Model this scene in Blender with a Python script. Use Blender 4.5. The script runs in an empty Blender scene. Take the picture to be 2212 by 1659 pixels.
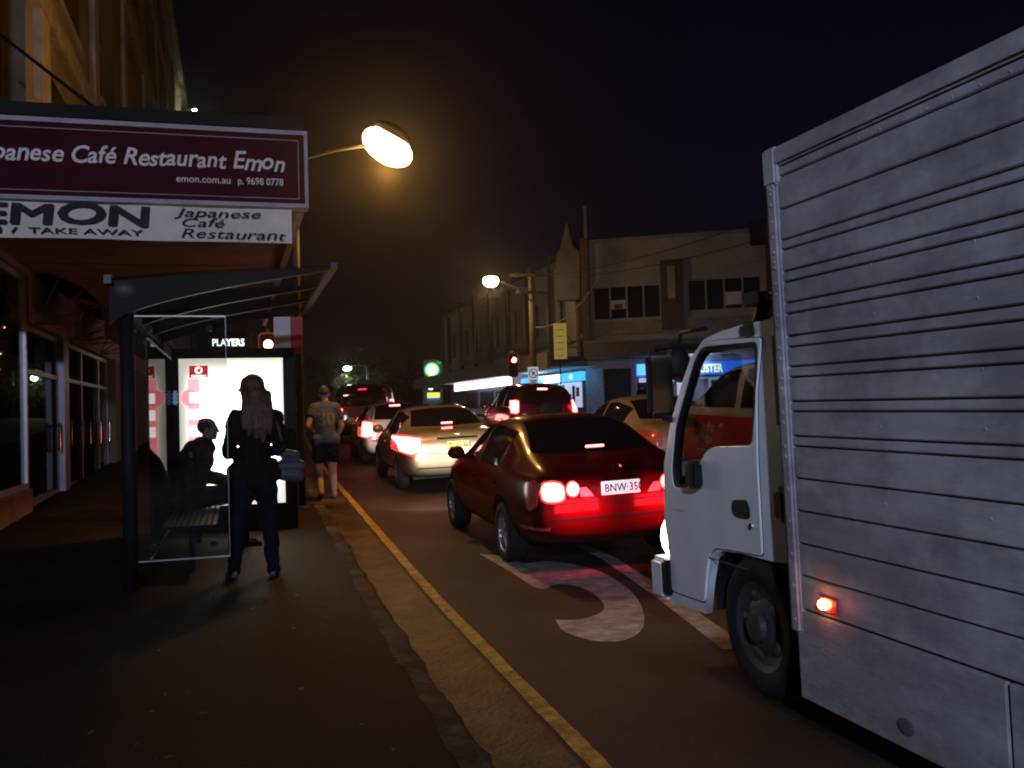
import bpy, bmesh, math, random
from mathutils import Vector, Matrix, Euler
from mathutils.bvhtree import BVHTree
random.seed(7)
R = math.radians
S = bpy.context.scene
COL = S.collection

# ------------------------------------------------------------------ camera, sky, exposure
FPX, CX, CY = 2050.0, 1106.0, 829.5
YAW, PITCH, ROLL = R(16.3), R(1.5), R(1.6)
CAM = Vector((0, 0, 1.62))
fwd = Vector((math.sin(YAW)*math.cos(PITCH), math.cos(YAW)*math.cos(PITCH), math.sin(PITCH)))
rt0 = Vector((math.cos(YAW), -math.sin(YAW), 0)); up0 = rt0.cross(fwd)
rt = rt0*math.cos(ROLL) - up0*math.sin(ROLL); up = up0*math.cos(ROLL) + rt0*math.sin(ROLL)
cd = bpy.data.cameras.new('camera'); cam = bpy.data.objects.new('camera', cd); COL.objects.link(cam)
cam.matrix_world = Matrix(((rt.x, up.x, -fwd.x, CAM.x), (rt.y, up.y, -fwd.y, CAM.y), (rt.z, up.z, -fwd.z, CAM.z), (0, 0, 0, 1)))
cd.sensor_width = 36; cd.lens = 36*FPX/2212; cd.clip_end = 2000; cd.clip_start = 0.05
S.camera = cam
W = bpy.data.worlds.new('World'); S.world = W; W.use_nodes = True
nt = W.node_tree; bg = nt.nodes['Background']
sky = nt.nodes.new('ShaderNodeTexSky'); sky.sky_type = 'NISHITA'; sky.sun_disc = False
sky.sun_elevation = R(-4); sky.sun_rotation = R(60); sky.altitude = 50; sky.air_density = 1.0
tint = nt.nodes.new('ShaderNodeMixRGB'); tint.blend_type = 'MULTIPLY'; tint.inputs[0].default_value = 1; tint.inputs[2].default_value = (.75, .5, 1.15, 1)
nt.links.new(sky.outputs[0], tint.inputs[1]); nt.links.new(tint.outputs[0], bg.inputs[0]); bg.inputs[1].default_value = 0.05
S.view_settings.view_transform = 'Standard'; S.view_settings.look = 'None'
S.view_settings.exposure = 0; S.view_settings.gamma = 1
S.cycles.use_denoising = True
S.cycles.max_bounces = 6; S.cycles.transparent_max_bounces = 12
S.cycles.sample_clamp_indirect = 4.0
S.cycles.caustics_reflective = False; S.cycles.caustics_refractive = False
S.cycles.filter_width = 2.0

def ray(x, y): return fwd + rt*((x-CX)/FPX) - up*((y-CY)/FPX)
def P(x, y, dc): return CAM + ray(x, y)*dc

# ------------------------------------------------------------------ materials
def nodes(name):
    m = bpy.data.materials.new(name); m.use_nodes = True
    n = m.node_tree.nodes; return m, n, m.node_tree.links, n['Principled BSDF']
def mat(name, col, rough=.6, metal=0.0, var=.25, scale=6.0, bump=0.0, bscale=60.0, coat=0.0, spec=.25, stretch=(1, 1, 1), rvar=.12):
    m, n, l, b = nodes(name)
    b.inputs['Metallic'].default_value = metal; b.inputs['Coat Weight'].default_value = coat
    b.inputs['Coat Roughness'].default_value = .06; b.inputs['Specular IOR Level'].default_value = spec
    tc = n.new('ShaderNodeTexCoord'); mp = n.new('ShaderNodeMapping'); mp.inputs['Scale'].default_value = stretch
    l.new(tc.outputs['Object'], mp.inputs[0])
    t = n.new('ShaderNodeTexNoise'); t.inputs['Scale'].default_value = scale; t.inputs['Detail'].default_value = 8
    t.inputs['Roughness'].default_value = .65
    l.new(mp.outputs[0], t.inputs[0])
    r = n.new('ShaderNodeValToRGB'); r.color_ramp.elements[0].position = .32; r.color_ramp.elements[1].position = .68
    r.color_ramp.elements[0].color = (*[c*(1-var) for c in col], 1); r.color_ramp.elements[1].color = (*[min(1, c*(1+var)) for c in col], 1)
    l.new(t.outputs[0], r.inputs[0]); l.new(r.outputs[0], b.inputs['Base Color'])
    mr = n.new('ShaderNodeMapRange'); mr.inputs[3].default_value = max(.02, rough-rvar); mr.inputs[4].default_value = min(1, rough+rvar)
    l.new(t.outputs[0], mr.inputs[0]); l.new(mr.outputs[0], b.inputs['Roughness'])
    if bump:
        t2 = n.new('ShaderNodeTexNoise'); t2.inputs['Scale'].default_value = bscale; t2.inputs['Detail'].default_value = 6
        l.new(mp.outputs[0], t2.inputs[0])
        bp = n.new('ShaderNodeBump'); bp.inputs['Strength'].default_value = bump; bp.inputs['Distance'].default_value = .02
        l.new(t2.outputs[0], bp.inputs['Height']); l.new(bp.outputs[0], b.inputs['Normal'])
    return m
def emis(name, col, strength):
    m, n, l, b = nodes(name)
    b.inputs['Base Color'].default_value = (*[min(.8, c) for c in col], 1)
    b.inputs['Emission Color'].default_value = (*col, 1); b.inputs['Emission Strength'].default_value = strength
    b.inputs['Roughness'].default_value = .3
    return m
def glass(name, tint=(.8, .85, .85), refl=.1, rough=.02, edge=.6):
    m, n, l, b = nodes(name); n.remove(b)
    tr = n.new('ShaderNodeBsdfTransparent'); tr.inputs[0].default_value = (*tint, 1)
    g = n.new('ShaderNodeBsdfGlossy'); g.inputs['Roughness'].default_value = rough
    lw = n.new('ShaderNodeLayerWeight'); lw.inputs[0].default_value = .5
    mr = n.new('ShaderNodeMapRange'); mr.inputs[3].default_value = refl*.5; mr.inputs[4].default_value = edge
    pw = n.new('ShaderNodeMath'); pw.operation = 'POWER'; pw.inputs[1].default_value = 3
    l.new(lw.outputs['Facing'], pw.inputs[0]); l.new(pw.outputs[0], mr.inputs[0])
    mx = n.new('ShaderNodeMixShader'); l.new(mr.outputs[0], mx.inputs[0]); l.new(tr.outputs[0], mx.inputs[1]); l.new(g.outputs[0], mx.inputs[2])
    l.new(mx.outputs[0], n['Material Output'].inputs[0])
    return m

M = {}
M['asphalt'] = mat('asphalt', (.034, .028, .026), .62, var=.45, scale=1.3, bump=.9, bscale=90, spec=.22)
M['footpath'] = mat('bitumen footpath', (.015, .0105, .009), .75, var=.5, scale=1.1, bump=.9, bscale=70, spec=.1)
M['kerb'] = mat('worn kerb concrete', (.055, .046, .037), .8, var=.7, scale=3.2, bump=.8, bscale=25, spec=.1)
def patchy(m, lo, hi, sc):
    n = m.node_tree.nodes; l = m.node_tree.links; b = n['Principled BSDF']; src = b.inputs['Base Color'].links[0].from_socket
    tc = n.new('ShaderNodeTexCoord'); t = n.new('ShaderNodeTexNoise'); t.inputs['Scale'].default_value = sc; t.inputs['Detail'].default_value = 5; t.inputs['Roughness'].default_value = .7
    l.new(tc.outputs['Object'], t.inputs[0]); r = n.new('ShaderNodeValToRGB'); r.color_ramp.elements[0].position = .42; r.color_ramp.elements[1].position = .6
    r.color_ramp.elements[0].color = (*lo, 1); r.color_ramp.elements[1].color = (*hi, 1); l.new(t.outputs[0], r.inputs[0])
    mx = n.new('ShaderNodeMixRGB'); mx.blend_type = 'MULTIPLY'; mx.inputs[0].default_value = 1; l.new(src, mx.inputs[1]); l.new(r.outputs[0], mx.inputs[2]); l.new(mx.outputs[0], b.inputs['Base Color'])
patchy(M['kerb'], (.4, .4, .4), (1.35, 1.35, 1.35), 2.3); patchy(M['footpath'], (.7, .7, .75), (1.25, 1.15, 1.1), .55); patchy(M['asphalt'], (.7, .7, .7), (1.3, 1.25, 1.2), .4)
M['gutter'] = mat('gutter concrete', (.056, .038, .019), .55, var=.6, scale=2.6, bump=.9, bscale=30, spec=.2)
patchy(M['gutter'], (.45, .45, .45), (1.6, 1.5, 1.4), 1.7)
M['yellow_line'] = mat('worn yellow road paint', (.45, .30, .05), .6, var=.5, scale=12, bump=.5); patchy(M['yellow_line'], (.55, .5, .5), (1.05, 1.05, 1.05), 7)
M['white_line'] = mat('worn white road paint', (.34, .32, .33), .6, var=.3, scale=8, bump=.5)
patchy(M['white_line'], (.6, .6, .6), (1.05, 1.05, 1.05), 6)
M['ground'] = mat('ground', (.04, .04, .035), .9)
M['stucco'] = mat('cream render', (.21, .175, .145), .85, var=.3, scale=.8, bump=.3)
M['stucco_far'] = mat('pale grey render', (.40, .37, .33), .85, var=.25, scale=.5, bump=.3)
M['stucco_dark'] = mat('dark painted render', (.06, .05, .05), .85, var=.3, scale=1)
M['mould'] = mat('stone moulding', (.3, .26, .21), .85, var=.3, scale=2)
M['brick_dark'] = mat('dark brick', (.12, .08, .065), .85, var=.4, scale=7)
M['dark_metal'] = mat('dark painted metal', (.010, .009, .010), .65, var=.3, scale=5, spec=.2)
M['black'] = mat('black rubber', (.012, .012, .013), .6, var=.3)
M['grey_metal'] = mat('grey metal', (.3, .3, .31), .45, metal=.6, var=.2)
M['alu'] = mat('brushed aluminium', (.5, .5, .52), .38, metal=.75, var=.15)
M['chrome'] = mat('chrome', (.7, .7, .7), .12, metal=1, var=.05, rvar=.05)
M['maroon'] = mat('maroon sign panel', (.06, .005, .016), .6, var=.15, spec=.06)
M['cream'] = mat('off white lettering', (.85, .8, .78), .6, var=.1)
M['banner'] = mat('white vinyl banner', (.85, .77, .66), .6, var=.12, scale=3)
M['ink'] = mat('dark print', (.02, .008, .012), .6)
M['sign_frame'] = mat('pale sign frame', (.42, .40, .42), .5, var=.2)
M['soffit'] = mat('painted soffit', (.34, .30, .26), .8, var=.2, scale=2)
M['fabric_green'] = mat('dark green canvas', (.012, .02, .015), .85)
M['glass_shop'] = glass('shop glass', (.35, .36, .36), .12, .015, .55)
M['glass_shelter'] = glass('shelter glass', (.78, .8, .8), .06, .02, .25)
M['glass_back'] = glass('shelter back glass', (.3, .32, .32), .10, .01, .24)
M['glass_cab'] = glass('cab glass', (.72, .76, .78), .10, .01, .45)
M['roof_poly'] = mat('smoked canopy sheet', (.09, .07, .06), .3, var=.2)
M['dark_glass'] = mat('dark tinted glass', (.012, .01, .011), .06, var=.1, coat=.5, rvar=.03, spec=.8)
M['window_dark'] = mat('unlit window glass', (.015, .015, .018), .12, var=.3)
M['white_truck'] = mat('white truck paint', (.84, .88, .90), .32, var=.08, scale=2, coat=.4)
M['tyre'] = mat('tyre rubber', (.015, .015, .016), .75)
M['rim'] = mat('wheel rim alloy', (.32, .32, .33), .35, metal=.7)
M['steelrim'] = mat('painted steel rim', (.07, .066, .064), .5, metal=.3)
M['white_plate'] = emis('glowing white number plate', (.66, .86, 1.0), .75)  # plates are no lamps; their brightness is put in as emission
M['yellow_plate'] = emis('yellow number plate', (1.0, .70, .01), .3)  # self-glowing too, also used for a shop poster
M['plate_ink'] = mat('plate characters', (.01, .012, .03), .5)
M['timber'] = mat('weathered timber pole', (.16, .11, .07), .85, var=.4, scale=3, stretch=(4, 4, .4))
M['skin'] = mat('skin', (.42, .24, .17), .55, var=.08)
M['hair'] = mat('brown hair', (.06, .032, .016), .45, var=.5, scale=40, stretch=(1, 1, .06), bump=.6)
M['hair_short'] = mat('cropped hair', (.05, .035, .03), .7)
M['cloth_black'] = mat('black cloth', (.009, .008, .010), .9, var=.3, spec=.04)
M['denim'] = mat('dark denim', (.008, .009, .016), .9, var=.3, spec=.04)
M['cloth_brown'] = mat('dark patterned jacket', (.04, .028, .024), .9, var=.7, scale=18, spec=.05)
M['jersey'] = mat('grey blue jersey', (.06, .068, .09), .85, var=.12)
M['jersey_num'] = mat('yellow jersey number', (.2, .16, .08), .8)
M['bag'] = mat('grey leather handbag', (.05, .055, .07), .5, var=.3)
M['shoe'] = mat('tan flat shoes', (.16, .1, .08), .5)
M['cap'] = mat('tan skullcap', (.42, .26, .18), .7)
M['red_panel'] = mat('red vinyl panel', (.5, .03, .035), .4, var=.08)
M['white_vinyl'] = mat('white vinyl', (.75, .75, .75), .4, var=.05)
M['leaf'] = mat('leaves', (.05, .07, .025), .6, var=.4)
M['bark'] = mat('bark', (.09, .07, .05), .9)
M['tail_on'] = emis('brake light on', (1, .2, .17), 7.5)
M['tail_soft'] = emis('soft red brake glow', (1, .04, .03), 1.7)
M['tail_off'] = mat('tail light lens', (.42, .07, .06), .25, coat=.6)
M['reverse_lens'] = mat('clear lens', (.55, .5, .48), .25, coat=.6)
M['amber_lens'] = mat('amber lens', (.5, .13, .02), .25, coat=.6)
M['headlight'] = emis('headlamp lit', (1, .93, .82), 9)
M['amber_on'] = emis('amber marker light', (1, .5, .18), 25)
M['red_lamp'] = emis('red signal lamp', (1, .32, .28), 11)
M['lamp_sodium'] = emis('sodium lamp', (1, .58, .22), 60)
M['lamp_warm'] = emis('warm street lamp', (1, .78, .4), 30)
M['lamp_white'] = emis('white street lamp', (.9, 1, .8), 30)
M['signal_box'] = mat('signal housing', (.04, .012, .012), .6)
M['signal_edge'] = mat('signal backing edge', (.5, .2, .1), .5)

# ------------------------------------------------------------------ object helpers
ROOTM = {}
def rootm(o):
    while o.parent: o = o.parent
    return ROOTM.get(o.name, Matrix())
def link(name, me, mats, parent=None, smooth=False):
    o = bpy.data.objects.new(name, me); COL.objects.link(o)
    if not isinstance(mats, (list, tuple)): mats = [mats]
    me.materials.clear()
    for m in mats: me.materials.append(M[m] if isinstance(m, str) else m)
    if smooth:
        for p in me.polygons: p.use_smooth = True
    if parent: o.parent = parent
    return o
def tag(o, label=None, cat=None, group=None, kind=None):
    if label: o['label'] = label
    if cat: o['category'] = cat
    if group: o['group'] = group
    if kind: o['kind'] = kind
    return o
def thing(name, label, cat, loc=(0, 0, 0), rot=(0, 0, 0), group=None):
    o = bpy.data.objects.new(name, None); COL.objects.link(o); o.empty_display_size = .3
    o.location = loc; o.rotation_euler = rot
    ROOTM[o.name] = Matrix.Translation(Vector(loc)) @ Euler(rot).to_matrix().to_4x4()
    return tag(o, label, cat, group)
def tree_copy(src, loc, rot, label, group=None):
    r = src.copy(); COL.objects.link(r); r.location = loc; r.rotation_euler = rot; r['label'] = label
    ROOTM[r.name] = Matrix.Translation(Vector(loc)) @ Euler(rot).to_matrix().to_4x4()
    if group: r['group'] = group
    def rec(a, b):
        for ch in list(a.children):
            c = ch.copy(); COL.objects.link(c); c.parent = b; rec(ch, c)
    rec(src, r); return r

class MB:
    def __init__(s): s.v = []; s.f = []; s.mi = []; s.cm = 0
    def add(s, vs, fs, mx=None):
        k = len(s.v); s.v += [tuple(mx @ Vector(v)) if mx else tuple(v) for v in vs]
        s.f += [tuple(i+k for i in f) for f in fs]; s.mi += [s.cm]*len(fs); return s
    def box(s, c, d, mx=None, bev=0.0):
        hx, hy, hz = d[0]/2, d[1]/2, d[2]/2
        if bev and min(d) > 2.2*bev:
            b = bev; bm = bmesh.new(); bmesh.ops.create_cube(bm, size=1)
            for v in bm.verts: v.co = Vector((v.co.x*d[0]+c[0], v.co.y*d[1]+c[1], v.co.z*d[2]+c[2]))
            bmesh.ops.bevel(bm, geom=bm.edges[:], offset=b, segments=2, affect='EDGES')
            bm.verts.index_update(); vs = [v.co[:] for v in bm.verts]; fs = [[v.index for v in f.verts] for f in bm.faces]; bm.free()
            return s.add(vs, fs, mx)
        vs = [(c[0]+a*hx, c[1]+b*hy, c[2]+e*hz) for a in (-1, 1) for b in (-1, 1) for e in (-1, 1)]
        return s.add(vs, [(0, 1, 3, 2), (4, 6, 7, 5), (0, 4, 5, 1), (2, 3, 7, 6), (0, 2, 6, 4), (1, 5, 7, 3)], mx)
    def b2(s, x0, x1, y0, y1, z0, z1, mx=None, bev=0): return s.box(((x0+x1)/2, (y0+y1)/2, (z0+z1)/2), (x1-x0, y1-y0, z1-z0), mx, bev)
    def rod(s, a, b, r0, r1=None, n=12, mx=None):
        a = Vector(a); b = Vector(b); r1 = r0 if r1 is None else r1
        d = (b-a).normalized(); q = d.to_track_quat('Z', 'X').to_matrix()
        vs = []
        for p, r in ((a, r0), (b, r1)):
            for i in range(n): vs.append(p + q @ Vector((math.cos(2*math.pi*i/n)*r, math.sin(2*math.pi*i/n)*r, 0)))
        fs = [(i, (i+1) % n, n+(i+1) % n, n+i) for i in range(n)] + [tuple(range(n-1, -1, -1)), tuple(range(n, 2*n))]
        return s.add(vs, fs, mx)
    def tube(s, pts, r, n=8, mx=None):
        pts = [Vector(p) for p in pts]; rs = r if isinstance(r, (list, tuple)) else [r]*len(pts); vs = []
        for i, p in enumerate(pts):
            d = (pts[min(i+1, len(pts)-1)] - pts[max(i-1, 0)]).normalized(); q = d.to_track_quat('Z', 'X').to_matrix()
            vs += [p + q @ Vector((math.cos(2*math.pi*k/n)*rs[i], math.sin(2*math.pi*k/n)*rs[i], 0)) for k in range(n)]
        fs = [(i*n+k, i*n+(k+1) % n, (i+1)*n+(k+1) % n, (i+1)*n+k) for i in range(len(pts)-1) for k in range(n)]
        fs += [tuple(range(n-1, -1, -1)), tuple(range((len(pts)-1)*n, len(pts)*n))]
        return s.add(vs, fs, mx)
    def grid(s, rows, mx=None, closed=False):
        n = len(rows[0]); vs = [p for r in rows for p in r]; fs = []
        for i in range(len(rows)-1):
            for k in range(n if closed else n-1): fs.append((i*n+k, i*n+(k+1) % n, (i+1)*n+(k+1) % n, (i+1)*n+k))
        return s.add(vs, fs, mx)
    def lathe(s, prof, mx=None, n=24):
        rows = [[(r*math.cos(2*math.pi*k/n), r*math.sin(2*math.pi*k/n), z) for k in range(n)] for r, z in prof]
        return s.grid(rows, mx, True)
    def sph(s, c, r, n=12, mx=None):
        r = r if isinstance(r, (list, tuple)) else (r, r, r)
        rows = [[(c[0]+r[0]*math.sin(t)*math.cos(p), c[1]+r[1]*math.sin(t)*math.sin(p), c[2]+r[2]*math.cos(t)) for p in [2*math.pi*k/n for k in range(n)]] for t in [max(.02, min(math.pi-.02, math.pi*i/(n//2+1))) for i in range(n//2+2)]]
        return s.grid(rows, mx, True)
    def prism(s, poly, mx, th):
        n = len(poly); vs = [(x, y, 0) for x, y in poly] + [(x, y, th) for x, y in poly]
        return s.add(vs, [tuple(range(n-1, -1, -1)), tuple(range(n, 2*n))] + [(i, (i+1) % n, n+(i+1) % n, n+i) for i in range(n)], mx)
    def mesh(s, world_of=None):
        me = bpy.data.meshes.new('mesh'); vs = s.v
        if world_of is not None:
            inv = rootm(world_of).inverted(); vs = [tuple(inv @ Vector(v)) for v in vs]
        me.from_pydata(vs, [], s.f); me.update()
        if any(s.mi): me.polygons.foreach_set('material_index', s.mi)
        bm = bmesh.new(); bm.from_mesh(me); bmesh.ops.recalc_face_normals(bm, faces=bm.faces[:]); bm.to_mesh(me); bm.free()
        return me
    def build(s, name, mats, parent=None, smooth=False, local=True):
        return link(name, s.mesh(None if (local or parent is None) else parent), mats, parent, smooth)

def evaluated(ob):
    dg = bpy.context.evaluated_depsgraph_get(); dg.update()
    return bpy.data.meshes.new_from_object(ob.evaluated_get(dg), depsgraph=dg)
def drop(ob):
    d = ob.data; bpy.data.objects.remove(ob)
    if isinstance(d, bpy.types.Mesh): bpy.data.meshes.remove(d)
    else: bpy.data.curves.remove(d)
def frame(o, xa, ya):
    xa = Vector(xa).normalized(); ya = Vector(ya); ya = (ya - xa*ya.dot(xa)).normalized(); za = xa.cross(ya)
    return Matrix(((xa.x, ya.x, za.x, o[0]), (xa.y, ya.y, za.y, o[1]), (xa.z, ya.z, za.z, o[2]), (0, 0, 0, 1)))
def text_mesh(txt, size, mx, ext=.002, align='LEFT', shear=0, bold=0.0, sx=1.0, space=1.0):
    c = bpy.data.curves.new('t', 'FONT'); c.body = txt; c.size = size; c.extrude = ext; c.align_x = align; c.shear = shear; c.offset = bold
    c.resolution_u = 3; c.space_character = space
    o = bpy.data.objects.new('t', c); COL.objects.link(o); me = evaluated(o); drop(o)
    me.transform(mx @ Matrix.Diagonal((sx, 1, 1, 1))); return me
def text(name, txt, size, mx, m, parent, world=True, **k):
    me = text_mesh(txt, size, mx, **k)
    if world and parent: me.transform(rootm(parent).inverted())
    return link(name, me, m, parent)
def plate(loops, th, mx, bev=0.0):
    """sheet with holes: loops of (x, y); first the outline, then holes"""
    c = bpy.data.curves.new('p', 'CURVE'); c.dimensions = '2D'; c.fill_mode = 'BOTH'; c.extrude = th/2; c.bevel_depth = bev; c.bevel_resolution = 1
    for lp in loops:
        sp = c.splines.new('POLY'); sp.points.add(len(lp)-1); sp.use_cyclic_u = True
        for p, q in zip(sp.points, lp): p.co = (q[0], q[1], 0, 1)
    o = bpy.data.objects.new('p', c); COL.objects.link(o); me = evaluated(o); drop(o)
    me.transform(mx); return me
def rounded(poly, r, n=4):
    out = []; N = len(poly)
    for i in range(N):
        p = Vector(poly[i]); a = Vector(poly[i-1]); b = Vector(poly[(i+1) % N])
        da = (a-p); db = (b-p); k = min(r, da.length*.45, db.length*.45)
        s0 = p + da.normalized()*k; s1 = p + db.normalized()*k
        for j in range(n+1):
            t = j/n; out.append(tuple(s0*(1-t)**2 + p*2*t*(1-t) + s1*t*t))
    return out
def struct(name, mb, m, smooth=False):
    o = mb.build(name, m, None, smooth); o['kind'] = 'structure'; return o

# ------------------------------------------------------------------ ground
def rise(y): return 0 if y < 7 else (.0125*(y-7)**2/2 if y < 9 else .025 + .025*(y-9) if y < 80 else 1.8)
def kx(y): return 1.03 + .022*(y-4) + .0008*max(0, min(y, 60)-18)**2
def rz(x, y):
    k = kx(y)+.5; c = k+5.6
    return rise(y) + (.03*(x-k) if x < c else .03*5.6 - .022*(x-c))
ys = [-14+.8*i for i in range(40)] + [18+3*i for i in range(60)]
mb = MB(); mb.grid([[(-400, y, rise(y)-.35), (0, y, rise(y)-.35), (12, y, rise(y)-.35), (400, y, rise(y)-.35)] for y in [-300]+ys+[900]]); struct('ground', mb, 'ground')
mb = MB(); mb.grid([[(kx(y)+.42 + (13.9-kx(y))*i/14.0, y, rz(kx(y)+.42+(13.9-kx(y))*i/14.0, y)) for i in range(15)] for y in ys]); struct('road', mb, 'asphalt', True)
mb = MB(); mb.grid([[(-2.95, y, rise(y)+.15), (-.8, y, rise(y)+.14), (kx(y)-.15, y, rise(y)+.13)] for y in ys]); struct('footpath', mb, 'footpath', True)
yk = [-14+.11*i for i in range(300)] + [19+3*i for i in range(60)]
def wob(y, k): return .006*math.sin(y*3.1+k)+.006*math.sin(y*7.7+2*k)+random.uniform(-.008, .008)
mb = MB(); rows = []
for y in yk:
    k = kx(y); chip = wob(y, 1); z = rise(y)
    rows.append([(k-.16+wob(y, 5), y, z+.134), (k-.05+chip*.5, y, z+.132+chip*.3), (k-.01+chip, y, z+.112+chip*.6), (k+.02+chip*.4, y, z-.005)])
mb.grid(rows); struct('kerb', mb, 'kerb', True)
mb = MB(); mb.grid([[(kx(y)-.02, y, rise(y)-.002+wob(y, 3)*.1), (kx(y)+.2, y, rise(y)-.012+wob(y, 4)*.2), (kx(y)+.43, y, rise(y)+.004)] for y in yk]); struct('gutter', mb, 'gutter', True)
mb = MB(); mb.grid([[(kx(y)+.465+wob(y, 2)*.3, y, rz(kx(y)+.46, y)+.005), (kx(y)+.56+wob(y, 6)*.3, y, rz(kx(y)+.565, y)+.005)] for y in yk if y < 60]); struct('yellow_line', mb, 'yellow_line')
# painted curl of the lane marking and the lane line
def gpt(x, y):
    v = ray(x, y); t = 8.0
    for _ in range(30):
        p = CAM+v*t; t = (rz(p.x, p.y)+.005-CAM.z)/v.z
    p = CAM+v*t; return (p.x, p.y, rz(p.x, p.y)+.005)
outer = [(1035, 1196), (1085, 1202), (1130, 1216), (1180, 1212), (1235, 1218), (1300, 1236), (1352, 1268), (1382, 1302), (1392, 1336), (1384, 1362), (1352, 1382), (1300, 1386), (1248, 1376), (1212, 1360)]
inner = [(1108, 1238), (1150, 1266), (1175, 1272), (1195, 1264), (1222, 1262), (1258, 1270), (1288, 1287), (1303, 1304), (1304, 1316), (1292, 1326), (1270, 1334), (1244, 1338), (1220, 1339), (1199, 1338)]
def smooth(ps, k=5):
    out = []
    for i in range(len(ps)-1):
        p0, p1, p2, p3 = ps[max(i-1, 0)], ps[i], ps[i+1], ps[min(i+2, len(ps)-1)]
        for j in range(k):
            t = j/k; out.append(tuple(.5*(2*b+(c-a)*t+(2*a-5*b+4*c-d)*t*t+(3*b-a-3*c+d)*t**3) for a, b, c, d in zip(p0, p1, p2, p3)))
    return out+[ps[-1]]
outer, inner = smooth(outer), smooth(inner)
mb = MB(); mb.grid([[gpt(*a), gpt((a[0]+b[0])/2, (a[1]+b[1])/2), gpt(*b)] for a, b in zip(outer, inner)]); struct('road_marking', mb, 'white_line')
mb = MB(); mb.grid([[gpt(1236, 1176), gpt(1262, 1176)], [gpt(1300, 1207), gpt(1330, 1205)], [gpt(1420, 1292), gpt(1460, 1288)], [gpt(1560, 1402), gpt(1620, 1400)]]); struct('lane_line', mb, 'white_line')
mb = MB(); mb.grid([[(13.9, y, rise(y)-.03), (13.93, y, rise(y)+.16), (14.1, y, rise(y)+.17), (40, y, rise(y)+.2)] for y in ys]); struct('far_footpath', mb, 'footpath')
# worn pits, leaves and patches in the gutter
mb = MB()
for i in range(90):
    y = random.uniform(3.5, 16); x = kx(y)+random.uniform(-2.2, .38); z = rise(y)+(.142 if x < kx(y)-.1 else .008)
    if kx(y)-.12 < x < kx(y)+.06: continue
    a = random.uniform(0, 6.28); s = random.uniform(.008, .03)
    q = [(x+s*math.cos(a+k*1.57)*(1 if k % 2 else .55), y+s*math.sin(a+k*1.57)*(1 if k % 2 else .55), z+random.uniform(0, .012)) for k in range(4)]
    mb.add(q, [(0, 1, 2, 3)])
o = mb.build('fallen_leaves', mat('dry leaves', (.10, .07, .035), .8)); tag(o, 'dry leaves scattered over the footpath edge and gutter', 'leaves', kind='stuff')

# ------------------------------------------------------------------ left side: restaurant building
XW = -2.85
FX = frame((XW-.22, 0, 0), (0, 1, 0), (0, 0, 1))        # wall sheets facing the street: x -> Y, y -> Z
bl = thing('restaurant_building', 'tall cream building on the left with arched windows above a shopfront and street awning', 'building', (XW, 15, .15))
def lp(o, me, name, m): me.transform(rootm(o).inverted()); return link(name, me, m, o)
def arch(y0, y1, z0, z1, n=10):
    c = (y0+y1)/2; r = (y1-y0)/2
    return [(y0, z0), (y1, z0)] + [(c+r*math.cos(math.pi*i/n), z1+r*math.sin(math.pi*i/n)) for i in range(n+1)]
def rect(a, b, c, d): return [(a, c), (b, c), (b, d), (a, d)]
holes = [rect(9.5, 15.2, 5.3, 11)]
wins = []
for k in range(8):
    y = 17.0+6*k
    wins += [rect(y, y+3.6, 5.2, 7.4), arch(y+.2, y+3.4, 9.0, 11.4), rect(y, y+1.5, 14.4, 16.4), rect(y+2.1, y+3.6, 14.4, 16.4)]
lp(bl, plate([rect(3, 64, 4.25, 21.1)] + holes + wins, .44, FX), 'wall', 'stucco')
mb = MB(); mb.b2(XW-3, XW-1.1, 3, 64, 4.25, 20); mb.build('inner_wall', 'stucco_dark', bl, local=False)
mb = MB()
for z, d, h in ((7.95, .16, .3), (8.45, .08, .12), (13.2, .2, .35), (13.75, .1, .14), (17.4, .14, .25), (20.6, .42, .5), (20.1, .2, .25), (4.9, .12, .2)):
    mb.b2(XW, XW+d, 15.3, 64.1, z, z+h)
for k in range(9): mb.b2(XW+.002, XW+.13, 15.75+6*k, 16.45+6*k, 5.1, 20.1)
mb.build('cornice', 'mould', bl, local=False)
for w in holes + wins:
    y0 = min(p[0] for p in w); y1 = max(p[0] for p in w)
    o = lp(bl, plate([w], .03, frame((XW-.34, 0, 0), (0, 1, 0), (0, 0, 1))), 'upper_window', 'window_dark')
    mb = MB(); c = (y0+y1)/2; z0 = w[0][1]; z1 = max(p[1] for p in w)
    mb.b2(XW-.3, XW-.24, c-.04, c+.04, z0, z1); mb.b2(XW-.3, XW-.24, y0, y1, (z0+z1)/2, (z0+z1)/2+.07)
    mb.b2(XW-.44+.44, XW+.1, y0-.1, y1+.1, z0-.16, z0-.003)
    f = mb.build('window_frame', 'mould', o, local=False)
# ground floor
mb = MB(); mb.b2(XW-.35, XW, 3, 15.3, .05, .66, bev=.02); mb.build('low_wall', mat('painted low wall', (.38, .27, .17), .8, var=.25, scale=2.5, bump=.4), bl, local=False)
mb = MB(); mb.b2(XW-.4, XW, 3, 15.3, 3.75, 4.25); mb.b2(XW-.4, XW-.02, 15.3, 64, 3.1, 4.25); mb.build('shop_fascia', 'soffit', bl, local=False)
fr = MB()
for y in (3.1, 9.2, 15.24): fr.b2(XW-.13, XW-.05, y-.05, y+.05, .66, 3.75)
fr.b2(XW-.13, XW-.05, 3.1, 15.2, .66, .74); fr.b2(XW-.13, XW-.05, 3.1, 15.2, 3.66, 3.75)
f = fr.build('shop_window', 'alu', bl, local=False)
mb = MB(); mb.b2(XW-.1, XW-.09, 3.1, 15.2, .7, 3.7); mb.build('pane', 'glass_shop', f, local=False)
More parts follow.
